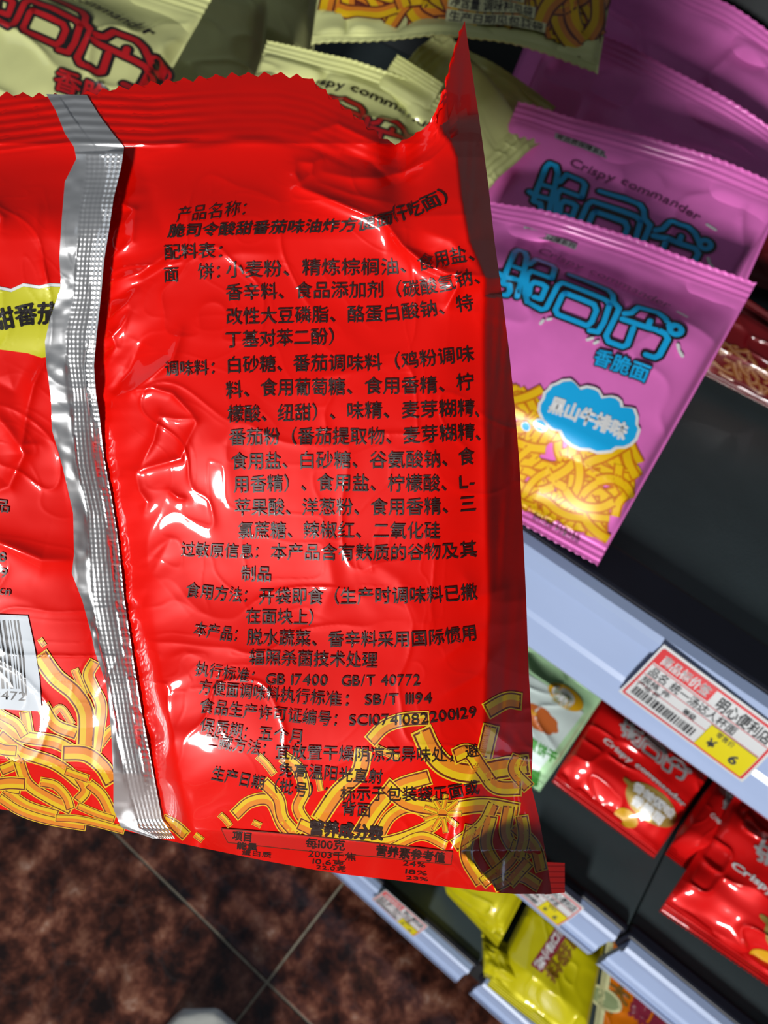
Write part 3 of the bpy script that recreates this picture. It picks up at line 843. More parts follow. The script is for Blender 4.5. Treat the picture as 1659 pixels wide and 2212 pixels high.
# ------------------------------------------------------------------ the big red packet held in front of the camera
TOPC = [(0, -700, 235), (.4, 0, 203), (.49, 150, 208), (.60, 330, 180), (.70, 500, 162), (.76, 600, 160), (.80, 665, 168), (.85, 745, 234), (.90, 834, 306), (.925, 862, 310), (.95, 905, 286), (.965, 938, 262), (.98, 965, 165), (.992, 988, 85), (1, 1004, 45)]
SEAC = [(0, -700, 345), (.4, 0, 325), (.49, 160, 306), (.60, 330, 314), (.70, 500, 302), (.76, 600, 302), (.80, 670, 316), (.85, 745, 350), (.90, 832, 385), (.925, 865, 392), (.95, 905, 365), (.965, 945, 335), (.98, 980, 292), (.992, 1012, 285), (1, 1040, 290)]
BOTC = [(0, -700, 1600), (.25, -260, 1700), (.4, 0, 1748), (.49, 190, 1776), (.60, 400, 1824), (.70, 570, 1859), (.76, 680, 1879), (.80, 760, 1891), (.85, 850, 1901), (.90, 945, 1913), (.925, 990, 1918), (.95, 1040, 1925), (.965, 1070, 1928), (.98, 1110, 1931), (1, 1192, 1931)]
RIGC = [(290, 1040), (400, 1055), (520, 1068), (640, 1085), (760, 1100), (880, 1112), (1000, 1122), (1150, 1130), (1300, 1137), (1450, 1142), (1600, 1151), (1700, 1148), (1770, 1165), (1850, 1180), (1931, 1192)]
CREASE = [(45, 1000), (130, 974), (200, 957), (255, 937), (285, 950), (305, 970), (340, 984), (420, 992), (520, 1010), (600, 1046), (700, 1040), (900, 1042), (1100, 1046), (1300, 1052), (1450, 1046), (1560, 1042), (1640, 1030), (1700, 1005), (1780, 978), (1838, 964), (1880, 1000), (1931, 1042)]
SEAM_R = [(205, 187), (250, 215), (290, 245), (318, 268), (360, 262), (430, 245), (500, 235), (560, 225), (640, 218), (730, 208), (790, 203), (850, 207), (900, 215), (990, 225), (1070, 240), (1150, 253), (1230, 262), (1290, 268), (1370, 280), (1450, 292), (1530, 305), (1610, 320), (1690, 335), (1770, 350), (1812, 378)]
SEAM_L = [(205, 100), (240, 120), (290, 140), (320, 160), (345, 165), (395, 140), (480, 133), (560, 128), (620, 132), (690, 108), (740, 97), (790, 100), (860, 110), (930, 112), (1010, 135), (1110, 158), (1200, 160), (1240, 155), (1300, 178), (1370, 197), (1410, 205), (1480, 230), (1580, 240), (1680, 245), (1750, 245), (1790, 262), (1812, 330)]
SEAM_M = [(205, 135), (320, 185), (380, 185), (450, 172), (560, 165), (650, 158), (720, 142), (780, 145), (850, 155), (930, 158), (1010, 165), (1110, 188), (1200, 192), (1300, 200), (1400, 218), (1500, 240), (1600, 255), (1700, 275), (1790, 300), (1812, 345)]
_i = lambda c, y: np.interp(y, [p[0] for p in c], [p[1] for p in c])
D0 = .120


def base_depth(x, y): return D0 + .022 * (np.clip(y, 0, 2000) - 500) / 1200


# (polyline, amplitude, half width, sharpness, taper)
FOLDS = [
    # the sharp folds running down from the squeezed corner
    ([(640, 402), (700, 425), (760, 450), (830, 476)], 26, 20, 2.0), ([(830, 476), (868, 528), (915, 568), (965, 590), (1044, 598)], 26, 18, 2.0),
    ([(668, 288), (730, 268), (790, 298), (842, 320)], 10, 16, 2), ([(700, 372), (760, 384), (820, 384), (868, 372), (930, 345), (982, 300)], 16, 20, 2.5),
    ([(735, 330), (800, 350), (850, 398)], -16, 22, 4), ([(640, 350), (636, 372), (650, 400)], 9, 12, 2), ([(676, 350), (672, 376), (640, 400)], 7, 9, 2),
    ([(700, 340), (676, 352), (640, 350)], 8, 12, 2), ([(690, 395), (760, 420), (850, 440)], 5, 10, 2),
    ([(868, 528), (905, 540), (960, 560)], -6, 14, 3), ([(850, 640), (830, 560), (838, 482)], -6, 30, 8), ([(1000, 560), (985, 620), (968, 660)], 5, 9, 2),
    ([(920, 500), (975, 520), (1040, 590)], 6, 16, 3), ([(1040, 600), (990, 620), (960, 672)], 6, 12, 2),
    # folds fanning out of the back seam
    ([(232, 470), (262, 440), (290, 452), (268, 480), (236, 505)], 7, 9, 2), ([(236, 560), (285, 520), (292, 455)], 6, 9, 2),
    ([(235, 610), (300, 590), (345, 560), (385, 532)], 13, 17, 4), ([(235, 650), (290, 620), (360, 575), (388, 540)], -6, 16, 4),
    ([(235, 690), (275, 655), (300, 620)], 8, 12, 3), ([(232, 735), (262, 705), (282, 670)], 7, 9, 2), ([(230, 780), (250, 750), (240, 720)], 5, 8, 2),
    ([(282, 845), (330, 812), (372, 776), (392, 715)], 13, 15, 3), ([(240, 850), (280, 800), (305, 740)], -14, 22, 4),
    ([(282, 845), (330, 838), (372, 850), (412, 892), (424, 912)], 7, 8, 2), ([(424, 912), (405, 950), (390, 990), (318, 1010), (292, 1022)], 7, 9, 2),
    ([(345, 890), (332, 950), (300, 1012)], 7, 9, 2), ([(345, 898), (380, 905), (420, 905)], 4, 7, 2), ([(292, 1022), (300, 1060), (318, 1085), (310, 1110)], 8, 14, 3),
    ([(365, 1060), (385, 1075), (402, 1078)], 5, 6, 2), ([(318, 1200), (345, 1178), (368, 1165), (330, 1240)], 8, 14, 3), ([(330, 1240), (375, 1290), (410, 1330)], 6, 16, 4),
    ([(318, 1275), (300, 1310), (330, 1380)], -7, 18, 4), ([(370, 1420), (400, 1408), (440, 1420)], 8, 12, 3), ([(318, 1500), (355, 1480), (410, 1455)], 10, 20, 4),
    ([(318, 1520), (350, 1545), (345, 1600)], -8, 18, 4), ([(300, 1440), (325, 1400), (345, 1420)], 5, 12, 3),
    # broad soft folds in the field
    ([(440, 560), (520, 545), (600, 548)], 4, 16, 6), ([(300, 340), (340, 470), (360, 520)], -9, 40, 12), ([(700, 1160), (720, 1260), (690, 1330)], 5, 26, 8),
    ([(560, 860), (480, 960), (500, 1080)], 5, 30, 10), ([(640, 850), (700, 812), (800, 800)], 3, 14, 5), ([(960, 1420), (1010, 1380), (1060, 1350)], 6, 16, 4),
    ([(960, 1500), (1030, 1460), (1080, 1400)], 5, 14, 4), ([(1000, 1240), (1030, 1290), (1100, 1270)], 7, 22, 5), ([(1040, 880), (1060, 1000), (1050, 1180)], 6, 20, 6),
    ([(740, 1180), (860, 1250), (900, 1330)], 4, 24, 8),
    # left part
    ([(-60, 1150), (30, 1185), (90, 1210), (160, 1212)], 16, 20, 5), ([(-40, 860), (20, 930), (52, 980), (20, 1050), (-60, 1080)], 9, 16, 4),
    ([(100, 770), (72, 830), (60, 880)], 8, 11, 3), ([(60, 880), (48, 960), (86, 960)], 5, 9, 3), ([(100, 1320), (60, 1300), (-40, 1270)], 2, 22, 6), ([(-30, 430), (6, 470), (0, 500)], 8, 14, 3),
    ([(85, 440), (80, 480), (84, 520)], 3, 14, 4), ([(88, 560), (100, 600), (96, 625)], 4, 10, 3), ([(-20, 820), (30, 845), (52, 800)], -5, 20, 5),
    # lower right gusset
    ([(968, 1838), (1040, 1760), (1110, 1705), (1148, 1700)], 16, 26, 4), ([(960, 1830), (1010, 1870), (1030, 1925)], 10, 16, 3), ([(1110, 1700), (1150, 1770), (1180, 1860)], 8, 14, 3),
    ([(1050, 1920), (1100, 1840), (1140, 1790)], 8, 16, 4), ([(1090, 1930), (1075, 1840), (1100, 1770)], 6, 12, 4), ([(1040, 1560), (1090, 1600), (1140, 1650)], 6, 14, 4),
]


def red_h(x, y):
    """height of the film towards the viewer, in pixels of the frame"""
    x = np.asarray(x, float); y = np.asarray(y, float)
    h = np.zeros_like(x)
    crx = _i(CREASE, y); xs = _i(SEAM_R, y)
    # brick-shaped puff: rises out of the top seal, drops to the bottom and to both flanks
    rise = ss(y, 300, 560); fall = ss(y, 1930, 1760)
    h += 95 * ss(y, 290, 520) + 30 * ss(y, 500, 1000)
    h -= .8 * np.clip(310 - y, 0, 300) * ss(x, 960, 860)          # the seal leans back
    yb = 1795 + (x - 480) * .085
    h -= (1.9 * np.clip(y - yb, 0, 200) * ss(x, 380, 520) + .175 * (np.sqrt((y - 1650) ** 2 + 3600) + y - 1650)) * ss(x - crx, 40, -10)
    h += 52 * ss(y, 1230, 1720) * ss(x - xs, 0, 60)
    yb2 = 1640 + (x) * .12
    h -= 1.0 * np.clip(y - yb2, 0, 300) * ss(x, 420, 330)
    h += 45 * np.sin(np.pi * np.clip((x + 700) / 900, 0, 1)) * (x < 200) * rise
    # the film dips into the back seam
    dx = x - xs
    h -= 34 * np.exp(-np.abs(dx) / 42) * ss(y, 300, 420)
    # fine gathers beside the seam
    g = np.exp(-np.clip(dx, 0, 999) / 26) * (dx > -20) * ss(y, 330, 420)
    h += g * (3.0 * vnoise(y / 15 + 3, dx / 60 + 5, 21) + 1.0 * np.sin(y / 2.1) * np.exp(-np.clip(dx, 0, 999) / 12))
    g2 = np.exp(-np.clip(dx, 0, 999) / 85) * (dx > -20) * ss(y, 330, 420)
    h += g2 * 6 * vnoise(y / 48 + dx / 110, dx / 130 + 2, 22)
    g3 = np.exp(-np.clip(-dx - 100, 0, 999) / 80) * (dx < -60)
    h += g3 * 3.5 * vnoise(y / 60 + 9, dx / 150 + 2, 23)
    # right flank: a panel turning steeply away behind the crease
    over = np.clip(x - crx, 0, 400)
    soft = np.where(y > 640, 10.0, 3.0)
    h -= (np.sqrt(over ** 2 + soft ** 2) - soft) * (2.2 - .45 * ss(y, 1500, 1700))
    h -= 42 * ss(x, 860, 1075) ** 2 * ss(y, 560, 800)
    h += 3.2 * vnoise(x / 10 + y / 160, y / 190, 24) * ss(over, 0, 30)
    # the corner wing standing up from the seal
    h += 55 * ss(y, 330, 60) * ss(x, 850, 935)
    h -= 60 * np.exp(-((x - 862) / 38) ** 2) * ss(y, 480, 330)
    # seal ribs
    d_sea = np.interp(x, [p[1] for p in SEAC], [p[2] for p in SEAC]) - y
    inn = ss(d_sea, -14, 2) * ss(x, 1000, 960)
    tail = ss(x, 330, 480)
    h += inn * (1.3 - 1.05 * tail) * np.cos(d_sea / 18.5 * 2 * np.pi) * ss(d_sea, 118, 100)
    h += inn * (1.6 - 1.1 * tail) * vnoise(x / 60, y / 18, 25)
    h += 5 * np.exp(-(d_sea / 9) ** 2) * ss(x, 270, 420) * vnoise(x / 90, y * 0, 37)
    # folds
    for pts, amp, wd, sh in FOLDS:
        p = np.array(pts); r = wd * 7
        m = (x > p[:, 0].min() - r) & (x < p[:, 0].max() + r) & (y > p[:, 1].min() - r) & (y < p[:, 1].max() + r)
        if not m.any(): continue
        d, t, sd = poly_dist(x[m], y[m], pts)
        amp_k = .3 if (p[:, 1].mean() > 1150 and 250 < p[:, 0].mean() < 460) else 1.0
        tp = amp_k * np.sin(np.pi * np.clip(t * .88 + .06, 0, 1)) ** .6
        h[m] += amp * tp * np.exp(-(np.sqrt(d * d + sh * sh) - sh) / wd)
    # general crumple of the thin film
    wx = x / 150 + .7 * vnoise(x / 170, y / 170, 30); wy = y / 120 + .7 * vnoise(x / 170 + 5, y / 170, 31)
    r1 = 1 - np.abs(vnoise(wx, wy, 32)); r2 = 1 - np.abs(vnoise(wx * 2.3 + 4, wy * 2.3, 33))
    body = ss(y, 330, 430) * (1 - .6 * ss(y, 1750, 1850))
    h += body * (2.2 * r1 ** 9 + .5 * r2 ** 8)
    h += body * (9 * vnoise(x / 250, y / 300, 34) + .45 * vnoise(x / 75, y / 85, 35) + .1 * vnoise(x / 26, y / 30, 36))
    return h


def red_surf(x, y, lift=0.0):
    """lift in px"""
    x = np.asarray(x, float); y = np.asarray(y, float)
    b = base_depth(x, y)
    return Wd(x, y, b - (red_h(x, y) + lift) * b / F)


def Wd(x, y, d):
    c = np.stack([(x - CX) / F * d, (y - CY) / F * d, d], -1)
    return c @ RW.T + CAM


NCOL = 600; us = np.linspace(0, 1, NCOL)


def curve(c, u):
    k = [p[0] for p in c]
    return np.stack([np.interp(u, k, [p[1] for p in c]), np.interp(u, k, [p[2] for p in c])], -1)


top = curve(TOPC, us); sea = curve(SEAC, us); bot = curve(BOTC, us)
arc = np.concatenate([[0], np.cumsum(np.linalg.norm(np.diff(top, axis=0), axis=1))])
per = 35.0; fr = (arc / per) % 1; saw = np.where(fr < .42, fr / .42, 1 - (fr - .42) / .58)
big = ss(us, .93, .90)
tn = np.gradient(top, axis=0); tn = np.stack([tn[:, 1], -tn[:, 0]], 1); tn /= np.linalg.norm(tn, axis=1)[:, None]
top = top + tn * ((saw - .5) * (13 * big + 8 * (1 - big)))[:, None]
nS = 56; nB = 500
tS = np.linspace(0, 1, nS)[:, None, None]; seal_xy = top[None] * (1 - tS) + sea[None] * tS
tB = np.linspace(0, 1, nB)
left = np.stack([np.full(nB, -700.), np.interp(tB, [0, 1], [345, 1600])], -1)
ry = 290 + (1931 - 290) * tB; right = np.stack([np.interp(ry, [p[0] for p in RIGC], [p[1] for p in RIGC]), ry], -1)
U_, V_ = us[None, :, None], tB[:, None, None]
body_xy = ((1 - V_) * sea[None] + V_ * bot[None] + (1 - U_) * left[:, None] + U_ * right[:, None]
           - ((1 - U_) * (1 - V_) * sea[0] + U_ * (1 - V_) * sea[-1] + (1 - U_) * V_ * bot[0] + U_ * V_ * bot[-1]))

# print on the film: positions along the packet's back
A = Art(7.0)
c7 = lambda pts: [(340 + .5425 * a, 1480 + .5425 * b) for a, b in pts]
c3 = lambda pts: [(.2983 * a, 1200 + .2983 * b) for a, b in pts]
for pts, w, k in (([(1310, 105), (1390, 62), (1450, 66)], 62, 1), ([(1330, 160), (1300, 290)], 60, 1), ([(820, 260), (800, 350), (715, 430), (640, 540)], 62, -1),
                  ([(845, 225), (905, 165), (985, 138), (1080, 132)], 52, 1), ([(500, 285), (560, 335), (585, 420), (560, 490), (600, 560)], 46, 1),
                  ([(305, 520), (370, 465), (450, 462), (500, 560), (550, 600)], 46, 1), ([(420, 385), (480, 450), (500, 530), (560, 600)], 48, 1),
                  ([(800, 600), (880, 480), (960, 405), (1085, 365)], 58, -1), ([(880, 600), (930, 520), (1010, 485), (1100, 520)], 46, 1),
                  ([(560, 550), (700, 610), (850, 630), (960, 615), (1090, 560), (1130, 505)], 50, 1), ([(1050, 178), (1090, 262), (1150, 325), (1250, 352), (1380, 330), (1480, 318)], 78, -1),
                  ([(905, 395), (1000, 470), (1150, 492), (1300, 478), (1440, 500)], 58, 1), ([(1180, 285), (1240, 268), (1295, 340), (1350, 405), (1450, 410)], 58, -1),
                  ([(1440, 280), (1420, 340), (1480, 410)], 50, 1), ([(20, 535), (70, 560), (115, 600)], 44, 1), ([(400, 282), (430, 310), (465, 355)], 26, 1), ([(248, 515), (270, 535), (290, 562)], 22, 1),
                  ([(380, 545), (412, 560)], 20, 1), ([(150, 595), (180, 618)], 22, 1), ([(930, 650), (1050, 600), (1150, 640)], 36, 1), ([(640, 360), (650, 420)], 22, 1), ([(870, 250), (960, 290)], 26, 1)):
    A.noodle(c7(pts), w * .62, 0, k)
for pts in ([(1180, 640), (1290, 560), (1340, 470)], [(1250, 560), (1230, 680), (1290, 790)], [(1330, 520), (1310, 640), (1380, 760)], [(1400, 480), (1390, 600), (1470, 700)], [(1420, 560), (1500, 640), (1530, 740)],
            [(1290, 790), (1400, 700), (1440, 620)], [(1340, 800), (1440, 760), (1520, 800)], [(1450, 520), (1460, 600), (1440, 690)], [(1480, 700), (1400, 790)]):
    A.noodle(c7(pts), 30, 0, 1)
# seasoning star
for k in range(9):
    t = k * .7; c = np.array([340 + .5425 * 1135, 1480 + .5425 * 512]); A.noodle([c + np.array([math.cos(t), math.sin(t)]) * 10, c + np.array([math.cos(t), math.sin(t)]) * 42], 12, 0, 1)
for k_i, (pts, w, k) in enumerate((([(0, 1090), (-200, 1150), (-400, 1100)], 100, 1), ([(180, 1130), (205, 1290)], 80, 1), ([(370, 1160), (440, 1105), (525, 1225)], 50, 1), ([(540, 825), (570, 900), (612, 1005)], 54, 1),
                  ([(290, 640), (320, 620)], 60, 1), ([(310, 1090), (400, 1225), (560, 1290)], 95, 1), ([(-10, 1185), (150, 1305), (400, 1352), (560, 1440)], 95, 1),
                  ([(-10, 1300), (150, 1420), (400, 1510), (600, 1660)], 95, -1), ([(720, 1370), (790, 1280), (840, 1240)], 70, 1), ([(690, 1420), (715, 1260), (730, 1080), (670, 950), (640, 860), (690, 765)], 85, 1),
                  ([(620, 1400), (622, 1150), (540, 1000), (400, 880), (285, 720)], 125, 1), ([(0, 1560), (120, 1500), (60, 1420)], 80, 1), ([(130, 1475), (200, 1650), (350, 1755), (520, 1840)], 85, -1),
                  ([(290, 1640), (400, 1665), (480, 1750), (512, 1840)], 70, 1), ([(30, 1690), (200, 1810), (420, 1880)], 72, 1), ([(-10, 1750), (150, 1850), (350, 1915), (620, 1960)], 68, 1),
                  ([(-10, 1620), (60, 1680), (150, 1700)], 70, -1), ([(450, 1430), (620, 1440), (740, 1530), (812, 1650)], 115, -1), ([(570, 1600), (620, 1700), (560, 1780)], 80, 1), ([(640, 1650), (740, 1740), (820, 1900)], 80, 1),
                  ([(470, 1560), (640, 1620)], 60, 1), ([(560, 1810), (700, 1870), (830, 1910)], 56, 1), ([(400, 1900), (600, 1915), (900, 1990)], 56, 1))):
    if k_i == 0: A.lev = 0
    A.noodle(c3(pts), w * .325, 0, k)
rn = random.Random(6)
for k in range(46):
    if k == 0: A.lev = 0
    # the rest of the noodle print runs on to the left
    x0 = rn.uniform(-650, -30); y0 = rn.uniform(1440, 1690) + (x0 + 300) * .1; t = rn.uniform(-.4, .9); q = [(x0, y0)]
    for j in range(4): t += rn.uniform(-.5, .5); q.append((q[-1][0] + 34 * math.cos(t), min(q[-1][1] + 34 * math.sin(t), 1730 + q[-1][0] * .12)))
    A.noodle(q, rn.uniform(18, 30), 0, rn.choice((1, -1)))

# yellow flavour label at the left
lab = [(-260, 640), (-200, 625), (-140, 632), (-95, 622), (-45, 615), (-5, 622), (24, 628), (50, 616), (84, 621), (108, 616), (150, 618), (165, 640), (160, 700), (140, 762), (90, 770), (60, 760), (0, 752), (-80, 772), (-200, 760), (-260, 720)]
A.poly([(x, y - 4) for x, y in lab], WHITE, 1); A.poly([(x, y + 3) for x, y in lab], LIME, 24)
A.text('酸甜番茄', [(1.5, 6, 690), (2.5, 56, 679), (3.5, 103, 677)], 50, BLACK, bold=.03, lev=62)
# barcode panel
A.poly([(-250, 1318), (60, 1330), (74, 1395), (85, 1460), (90, 1537), (-30, 1530), (-250, 1510)], mat('barcode_paper', (.62, .68, .74), rough=.5, coat=.3), 52)
rn = random.Random(2)
x = -235
while x < 62:
    w = rn.choice((2.0, 2.0, 4.0, 6.0)); x2 = x + w
    tall = 1 if x > 45 else 0
    A.stroke([(x - 16, 1340), (x - 4, 1420), (x + 2, 1488 + 16 * tall)], w, BLACK, cap=False, lev=62); x = x2 + rn.choice((2.5, 3.5, 6.0))
A.text('6972323378472', [(0, -232, 1488), (.69, -14, 1500), (1, 57, 1504)], 27, BLACK, bold=.01, norm=True, lev=62)
LEV0 = 60
TXT = lambda t, a, h=40, **k: A.text(t, a, h, BLACKT, **{'lev': 62, 'bold': .007, **k})
TXT('公司出品', [(0, -140, 1075), (3.5, 2, 1093)], 30); TXT('8', [(0, -4, 1203), (1, 14, 1203)], 30, norm=True)
TXT('0371-60559', [(0, -140, 1225), (1, 16, 1238)], 30, norm=True); TXT('www.noodle.cn'.replace('noodle', 'com'), [(0, -140, 1262), (1, 24, 1277)], 26, norm=True)

TXT('产品名称：', [(.5, 397, 463), (1.5, 429, 460), (3.5, 502, 452), (4.5, 536, 450)], 36, slant=.25, bold=.0)
TXT('脆司令酸甜番茄味油炸方便面', [(.5, 381, 499), (5.5, 563, 492), (10.5, 752, 487), (11.5, 792, 484), (12.5, 830, 474)], 31, slant=.2, bold=.02)
TXT('（干吃面）', [(.5, 845, 464), (1.5, 868, 460), (2.5, 893, 452), (3.5, 927, 436), (4.5, 972, 418)], 38, slant=-.1, bold=.015)
TXT('配料表：', [(.5, 371, 545), (1.5, 408, 543), (2.5, 445, 542), (3.5, 486, 543)], 36)
TXT('面', [(0, 352, 594), (1, 386, 593)], 36); TXT('饼：', [(.5, 444, 587), (1.5, 480, 586)], 38)
TXT('小麦粉、精炼棕榈油、食用盐、', [(.5, 507, 583), (2.5, 588, 581), (4.5, 672, 578), (8.5, 842, 577), (10.5, 919, 567), (11.5, 954, 559), (12.5, 987, 552), (13.5, 1030, 546)], 39)
TXT('香辛料、食品添加剂（碳酸氢钠、', [(.5, 505, 632), (4.5, 655, 628), (8.5, 811, 626), (10.5, 887, 625), (12.5, 963, 613), (13.5, 1002, 602), (14.5, 1040, 596)], 39)
TXT('改性大豆磷脂、酪蛋白酸钠、特', [(.5, 505, 684), (5.5, 691, 680), (7.5, 768, 679), (9.5, 846, 677), (11.5, 925, 668), (13.5, 1003, 656)], 39)
TXT('丁基对苯二酚）', [(.5, 503, 734), (5.5, 688, 728), (6.5, 728, 727)], 39)
TXT('调味料：', [(.5, 370, 797), (2.5, 433, 795), (3.5, 468, 794)], 35)
TXT('白砂糖、番茄调味料（鸡粉调味', [(.5, 505, 789), (4.5, 650, 785), (8.5, 805, 784), (10.5, 885, 779), (12.5, 963, 770), (13.5, 1004, 766)], 39)
TXT('料、食用葡萄糖、食用香精、柠', [(.5, 505, 843), (2.5, 580, 838), (6.5, 726, 836), (8.5, 806, 834), (11.5, 925, 833), (13.5, 1004, 826)], 40)
TXT('檬酸、纽甜）、味精、麦芽糊精、', [(.5, 508, 895), (3.5, 616, 893), (7.5, 766, 888), (10.5, 886, 886), (13.5, 1007, 882), (14.5, 1042, 886)], 40)
TXT('番茄粉（番茄提取物、麦芽糊精、', [(.5, 512, 945), (4.5, 660, 943), (8.5, 812, 943), (10.5, 888, 941), (13.5, 1007, 934), (14.5, 1044, 936)], 40)
TXT('食用盐、白砂糖、谷氨酸钠、食', [(.5, 516, 997), (4.5, 662, 995), (8.5, 816, 994), (11.5, 934, 993), (13.5, 1007, 987)], 40)
TXT('用香精）、食用盐、柠檬酸、', [(.5, 521, 1047), (5.5, 702, 1043), (9.5, 855, 1045), (12.5, 970, 1044)], 40); TXT('L-', [(0, 990, 1042), (1, 1026, 1040)], 38, norm=True)
TXT('苹果酸、洋葱粉、食用香精、三', [(.5, 523, 1097), (4.5, 669, 1096), (8.5, 818, 1096), (11.5, 934, 1095), (13.5, 1010, 1089)], 40)
TXT('氯蔗糖、辣椒红、二氧化硅', [(.5, 530, 1147), (4.5, 671, 1146), (8.5, 823, 1147), (11.5, 933, 1147)], 39)
TXT('过敏原信息：', [(.5, 405, 1188), (2.5, 467, 1190), (4.5, 532, 1192), (5.5, 562, 1193)], 35)
TXT('本产品含有麸质的谷物及其', [(.5, 601, 1193), (3.5, 710, 1194), (7.5, 860, 1195), (10.5, 971, 1191), (11.5, 1011, 1188)], 38)
TXT('制品', [(.5, 536, 1240), (1.5, 570, 1241)], 36)
TXT('食用方法：', [(.5, 416, 1276), (3.5, 508, 1286), (4.5, 538, 1288)], 35)
TXT('开袋即食（生产时调味料已撒', [(.5, 575, 1289), (3.5, 681, 1289), (5.5, 751, 1289), (10.5, 939, 1286), (12.5, 1013, 1280)], 38)
TXT('在面块上）', [(.5, 546, 1332), (3.5, 649, 1334), (4.5, 682, 1335)], 36)
TXT('本产品：', [(.5, 432, 1361), (2.5, 489, 1370), (3.5, 516, 1373)], 34)
TXT('脱水蔬菜、香辛料采用国际惯用', [(.5, 549, 1378), (3.5, 653, 1380), (5.5, 725, 1382), (9.5, 868, 1382), (11.5, 942, 1378), (13.5, 1013, 1369)], 37)
TXT('辐照杀菌技术处理', [(.5, 554, 1421), (7.5, 798, 1427)], 36)
TXT('执行标准：', [(.5, 436, 1447), (3.5, 524, 1460), (4.5, 553, 1464)], 33)
TXT('GB 17400', [(0, 572, 1467), (1, 708, 1470)], 32, norm=True); TXT('GB/T 40772', [(0, 736, 1471), (1, 908, 1469)], 32, norm=True)
TXT('方便面调味料执行标准：', [(.5, 443, 1486), (5.5, 588, 1500), (9.5, 718, 1511), (10.5, 760, 1513)], 34)
TXT('SB/T 11194', [(0, 786, 1512), (1, 934, 1508)], 32, norm=True)
TXT('食品生产许可证编号：', [(.5, 446, 1527), (3.5, 540, 1538), (8.5, 700, 1553), (9.5, 733, 1556)], 34)
TXT('SC10741082200129', [(0, 752, 1556), (.5, 890, 1554), (1, 1030, 1538)], 32, norm=True)
TXT('保质期：', [(.5, 447, 1569), (2.5, 510, 1579), (3.5, 537, 1584)], 33); TXT('五个月', [(.5, 573, 1586), (2.5, 640, 1592)], 34)
TXT('贮藏方法：', [(.5, 456, 1601), (3.5, 548, 1616), (4.5, 578, 1620)], 33)
TXT('宜放置干燥阴凉无异味处，', [(.5, 610, 1625), (5.5, 782, 1630), (10.5, 948, 1631), (11.5, 985, 1629)], 35); TXT('避', [(0, 1004, 1625), (1, 1034, 1621)], 30)
TXT('免高温阳光直射', [(.5, 617, 1664), (6.5, 811, 1679)], 34)
TXT('生产日期（批号）：', [(.5, 471, 1673), (3.5, 557, 1691), (5.5, 618, 1701), (6.5, 650, 1706), (8.5, 712, 1712)], 33)
TXT('标示于包装袋正面或', [(.5, 751, 1715), (6.5, 951, 1716), (8.5, 1018, 1703)], 34); TXT('背面', [(.5, 753, 1748), (1.5, 786, 1750)], 33)
# nutrition table
hd = [(478, 1790), (640, 1803), (800, 1820), (978, 1840), (974, 1868), (800, 1850), (640, 1836), (492, 1820)]
A.poly(hd, ink('table_red', (.72, .012, .008)), lev=60.5)
for p in ([(478, 1790), (640, 1803), (800, 1820), (978, 1840)], [(492, 1820), (640, 1836), (800, 1850), (974, 1868)], [(478, 1790), (492, 1820)], [(978, 1840), (974, 1868)]): A.stroke(p, 2.2, NBRN, cap=False, lev=61)
TXT('营养成分表', [(.5, 684, 1789), (4.5, 812, 1800)], 34, bold=.05)
TXT('项目', [(.5, 513, 1806), (1.5, 535, 1808)], 22, bold=.04); TXT('每100克', [(0, 660, 1821), (1, 746, 1827)], 24, norm=True, bold=.03); TXT('营养素参考值', [(.5, 824, 1838), (5.5, 950, 1852)], 25, bold=.04)
TXT('能量', [(.5, 522, 1827), (1.5, 545, 1829)], 17, bold=.03); TXT('2003千焦', [(0, 665, 1843), (1, 770, 1852)], 20, norm=True); TXT('24%', [(0, 869, 1864), (1, 920, 1869)], 15, norm=True)
TXT('蛋白质', [(.5, 532, 1842), (2.5, 576, 1847)], 13); TXT('10.6克', [(0, 674, 1860), (1, 746, 1867)], 15, norm=True); TXT('18%', [(0, 874, 1882), (1, 924, 1887)], 13, norm=True)
TXT('22.0克', [(0, 682, 1873), (1, 748, 1879)], 11, norm=True); TXT('23%', [(0, 876, 1896), (1, 926, 1900)], 10, norm=True)

root = empty('noodle_packet', Wd(np.array(200.), np.array(1100.), np.array(.15))); tag(root, 'large shiny red noodle packet, text side forward, held up before the shelves', 'snack packet')


def red_part(name, xy, art=None, step=5, mats=(RED,)):
    nr, nc = xy.shape[:2]; Xf, Yf = xy[..., 0].ravel(), xy[..., 1].ravel(); Fv = red_surf(Xf, Yf)
    rr = np.unique(np.r_[0:nr:step, nr - 1]); cc = np.unique(np.r_[0:nc:step, nc - 1]); sub = xy[np.ix_(rr, cc)]
    X, Y = sub[..., 0].ravel(), sub[..., 1].ravel(); b = base_depth(X, Y)
    iu = (cc / (nc - 1))[None, :]; iv = (rr / (nr - 1))[:, None]
    pr = (np.sin(np.pi * iu) ** .5 * (np.sin(np.pi * iv) ** .5 if name == 'film_body' else 0 * iv)).ravel()
    front = red_h(X, Y); hb = front * (1 - pr) + pr * (-130) - 1.2
    hb = np.minimum(hb, front - 1.2); Bk = Wd(X, Y, b - hb * b / F)
    Q = np.concatenate([grid_quads(nr, nc), grid_quads(len(rr), len(cc), True, len(Fv))])
    V, faces, ms, mi = join_art(np.concatenate([Fv, Bk]), Q, list(mats), None, art, red_surf, 1.3, .03)
    o = new_obj(name, mesh_np(name, V, faces, ms, mi)); adopt(o, root); return o


red_part('film_body', body_xy, A); red_part('top_seal', seal_xy)

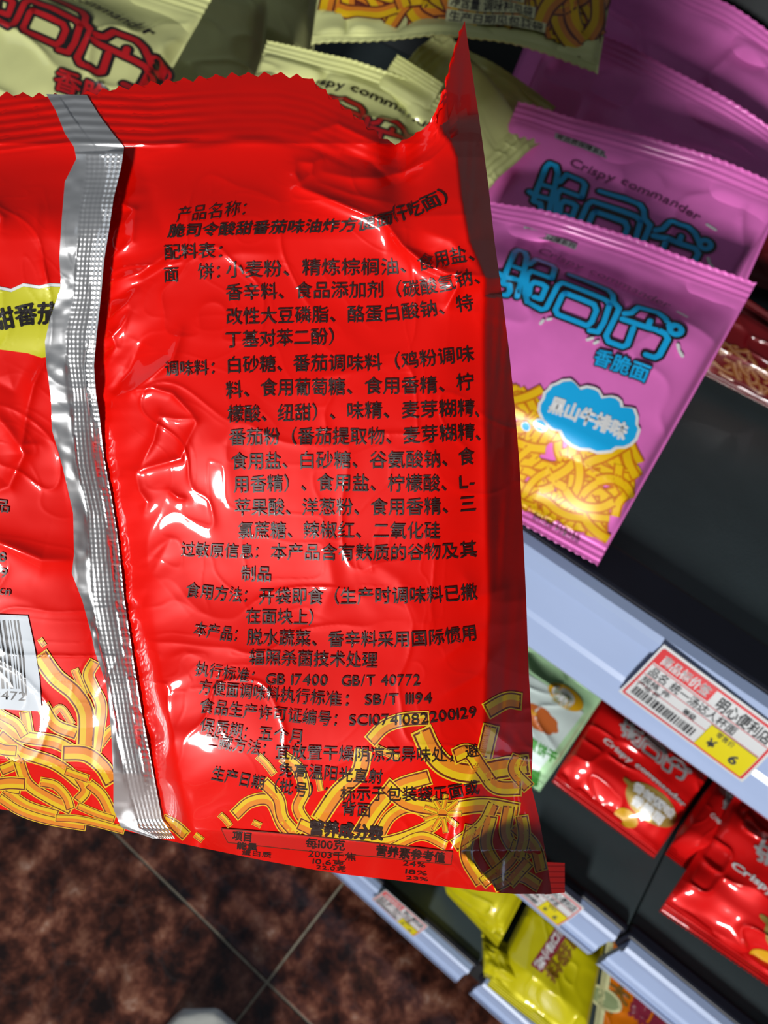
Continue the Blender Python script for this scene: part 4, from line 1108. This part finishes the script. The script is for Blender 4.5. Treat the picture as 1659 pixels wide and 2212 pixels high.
# silver back seam: embossed band with a loose wavy inner edge
nr, nc = 640, 46
ys = np.linspace(205, 1812, nr); t = np.linspace(0, 1, nc)
L_, M_, R_ = _i(SEAM_L, ys), _i(SEAM_M, ys), _i(SEAM_R, ys)
X = np.where(t[None] < .35, L_[:, None] + (M_ - L_)[:, None] * (t[None] / .35), M_[:, None] + (R_ - M_)[:, None] * ((t[None] - .35) / .65))
slope = .085 * ss(ys, 330, 200) * 0
Y = ys[:, None] + (X - R_[:, None]) * 0.02
emb = ss(t, .33, .38)[None] * ss(Y, 318, 340)
up = ss(Y, 1000, 800); lf = 5 + 30 * t[None] * up + 12 * (1 - t[None]) * (1 - up)
h = lf + emb * .85 * (np.cos(Y / 10.5 * 2 * np.pi) + np.cos((t[None] - .35) / .65 * 2 * np.pi * 7))
loose = ss(t, .40, .25)[None] * ss(Y, 330, 400)
h = h + loose * (7 * vnoise(Y / 42 + 3, t[None] * 1.3 + 0 * Y, 61) + 4 * vnoise(Y / 19, t[None] * 3, 62) + 8 * vnoise(Y / 90 + 7, t[None] + 0 * Y, 63))
h = h + emb * (2.5 * vnoise(Y / 60, t[None] * 2, 64)) - 6 * np.exp(-((Y - 868) / 14) ** 2)
below = red_h(X.ravel(), Y.ravel()).reshape(X.shape)
# the seam lies taut: it follows a smoothed film height
from_c = red_h(np.repeat(R_[:, None] + 8, nc, 1).ravel(), Y.ravel()).reshape(X.shape)
k = np.ones(15) / 15; sm = np.apply_along_axis(lambda c: np.convolve(np.pad(c, 7, 'edge'), k, 'valid'), 0, from_c)
w_ = ss(Y, 300, 350); hh = np.maximum(below + 7 + h * .5, sm * w_ + below * (1 - w_) + h)
hh = np.where(Y < 330, np.maximum(below + 3.5, 0 * below - 1e9), hh)
b = base_depth(X, Y); Fv = Wd(X, Y, b - hh * b / F).reshape(-1, 3); Bk = Wd(X, Y, b - (hh - 1.5) * b / F).reshape(-1, 3)
Q = np.concatenate([grid_quads(nr, nc), grid_quads(nr, nc, True, len(Fv))])
o = new_obj('back_seam', mesh_np('back_seam', np.concatenate([Fv, Bk]), [Q], [FOIL])); o['label'] = 'silver embossed foil seam'; adopt(o, root)

# ribbed tab of the bottom seal sticking out of the lower corner
nr, nc = 60, 26
TX, TY = np.meshgrid(np.linspace(1176, 1220, nc), np.linspace(0, 1, nr)); TY = 1862 + TY * (64 + (1220 - TX) * .15) + (TX - 1176) * .05
b = base_depth(TX, TY) + .024 - .0001 * np.cos((TY - 1862) / 12 * 2 * np.pi); Fv = Wd(TX, TY, b).reshape(-1, 3); Bk = Wd(TX, TY, b + .0004).reshape(-1, 3)
Q = np.concatenate([grid_quads(nr, nc), grid_quads(nr, nc, True, len(Fv))])
o = new_obj('bottom_seal', mesh_np('bottom_seal', np.concatenate([Fv, Bk]), [Q], [SHADERED])); adopt(o, root)
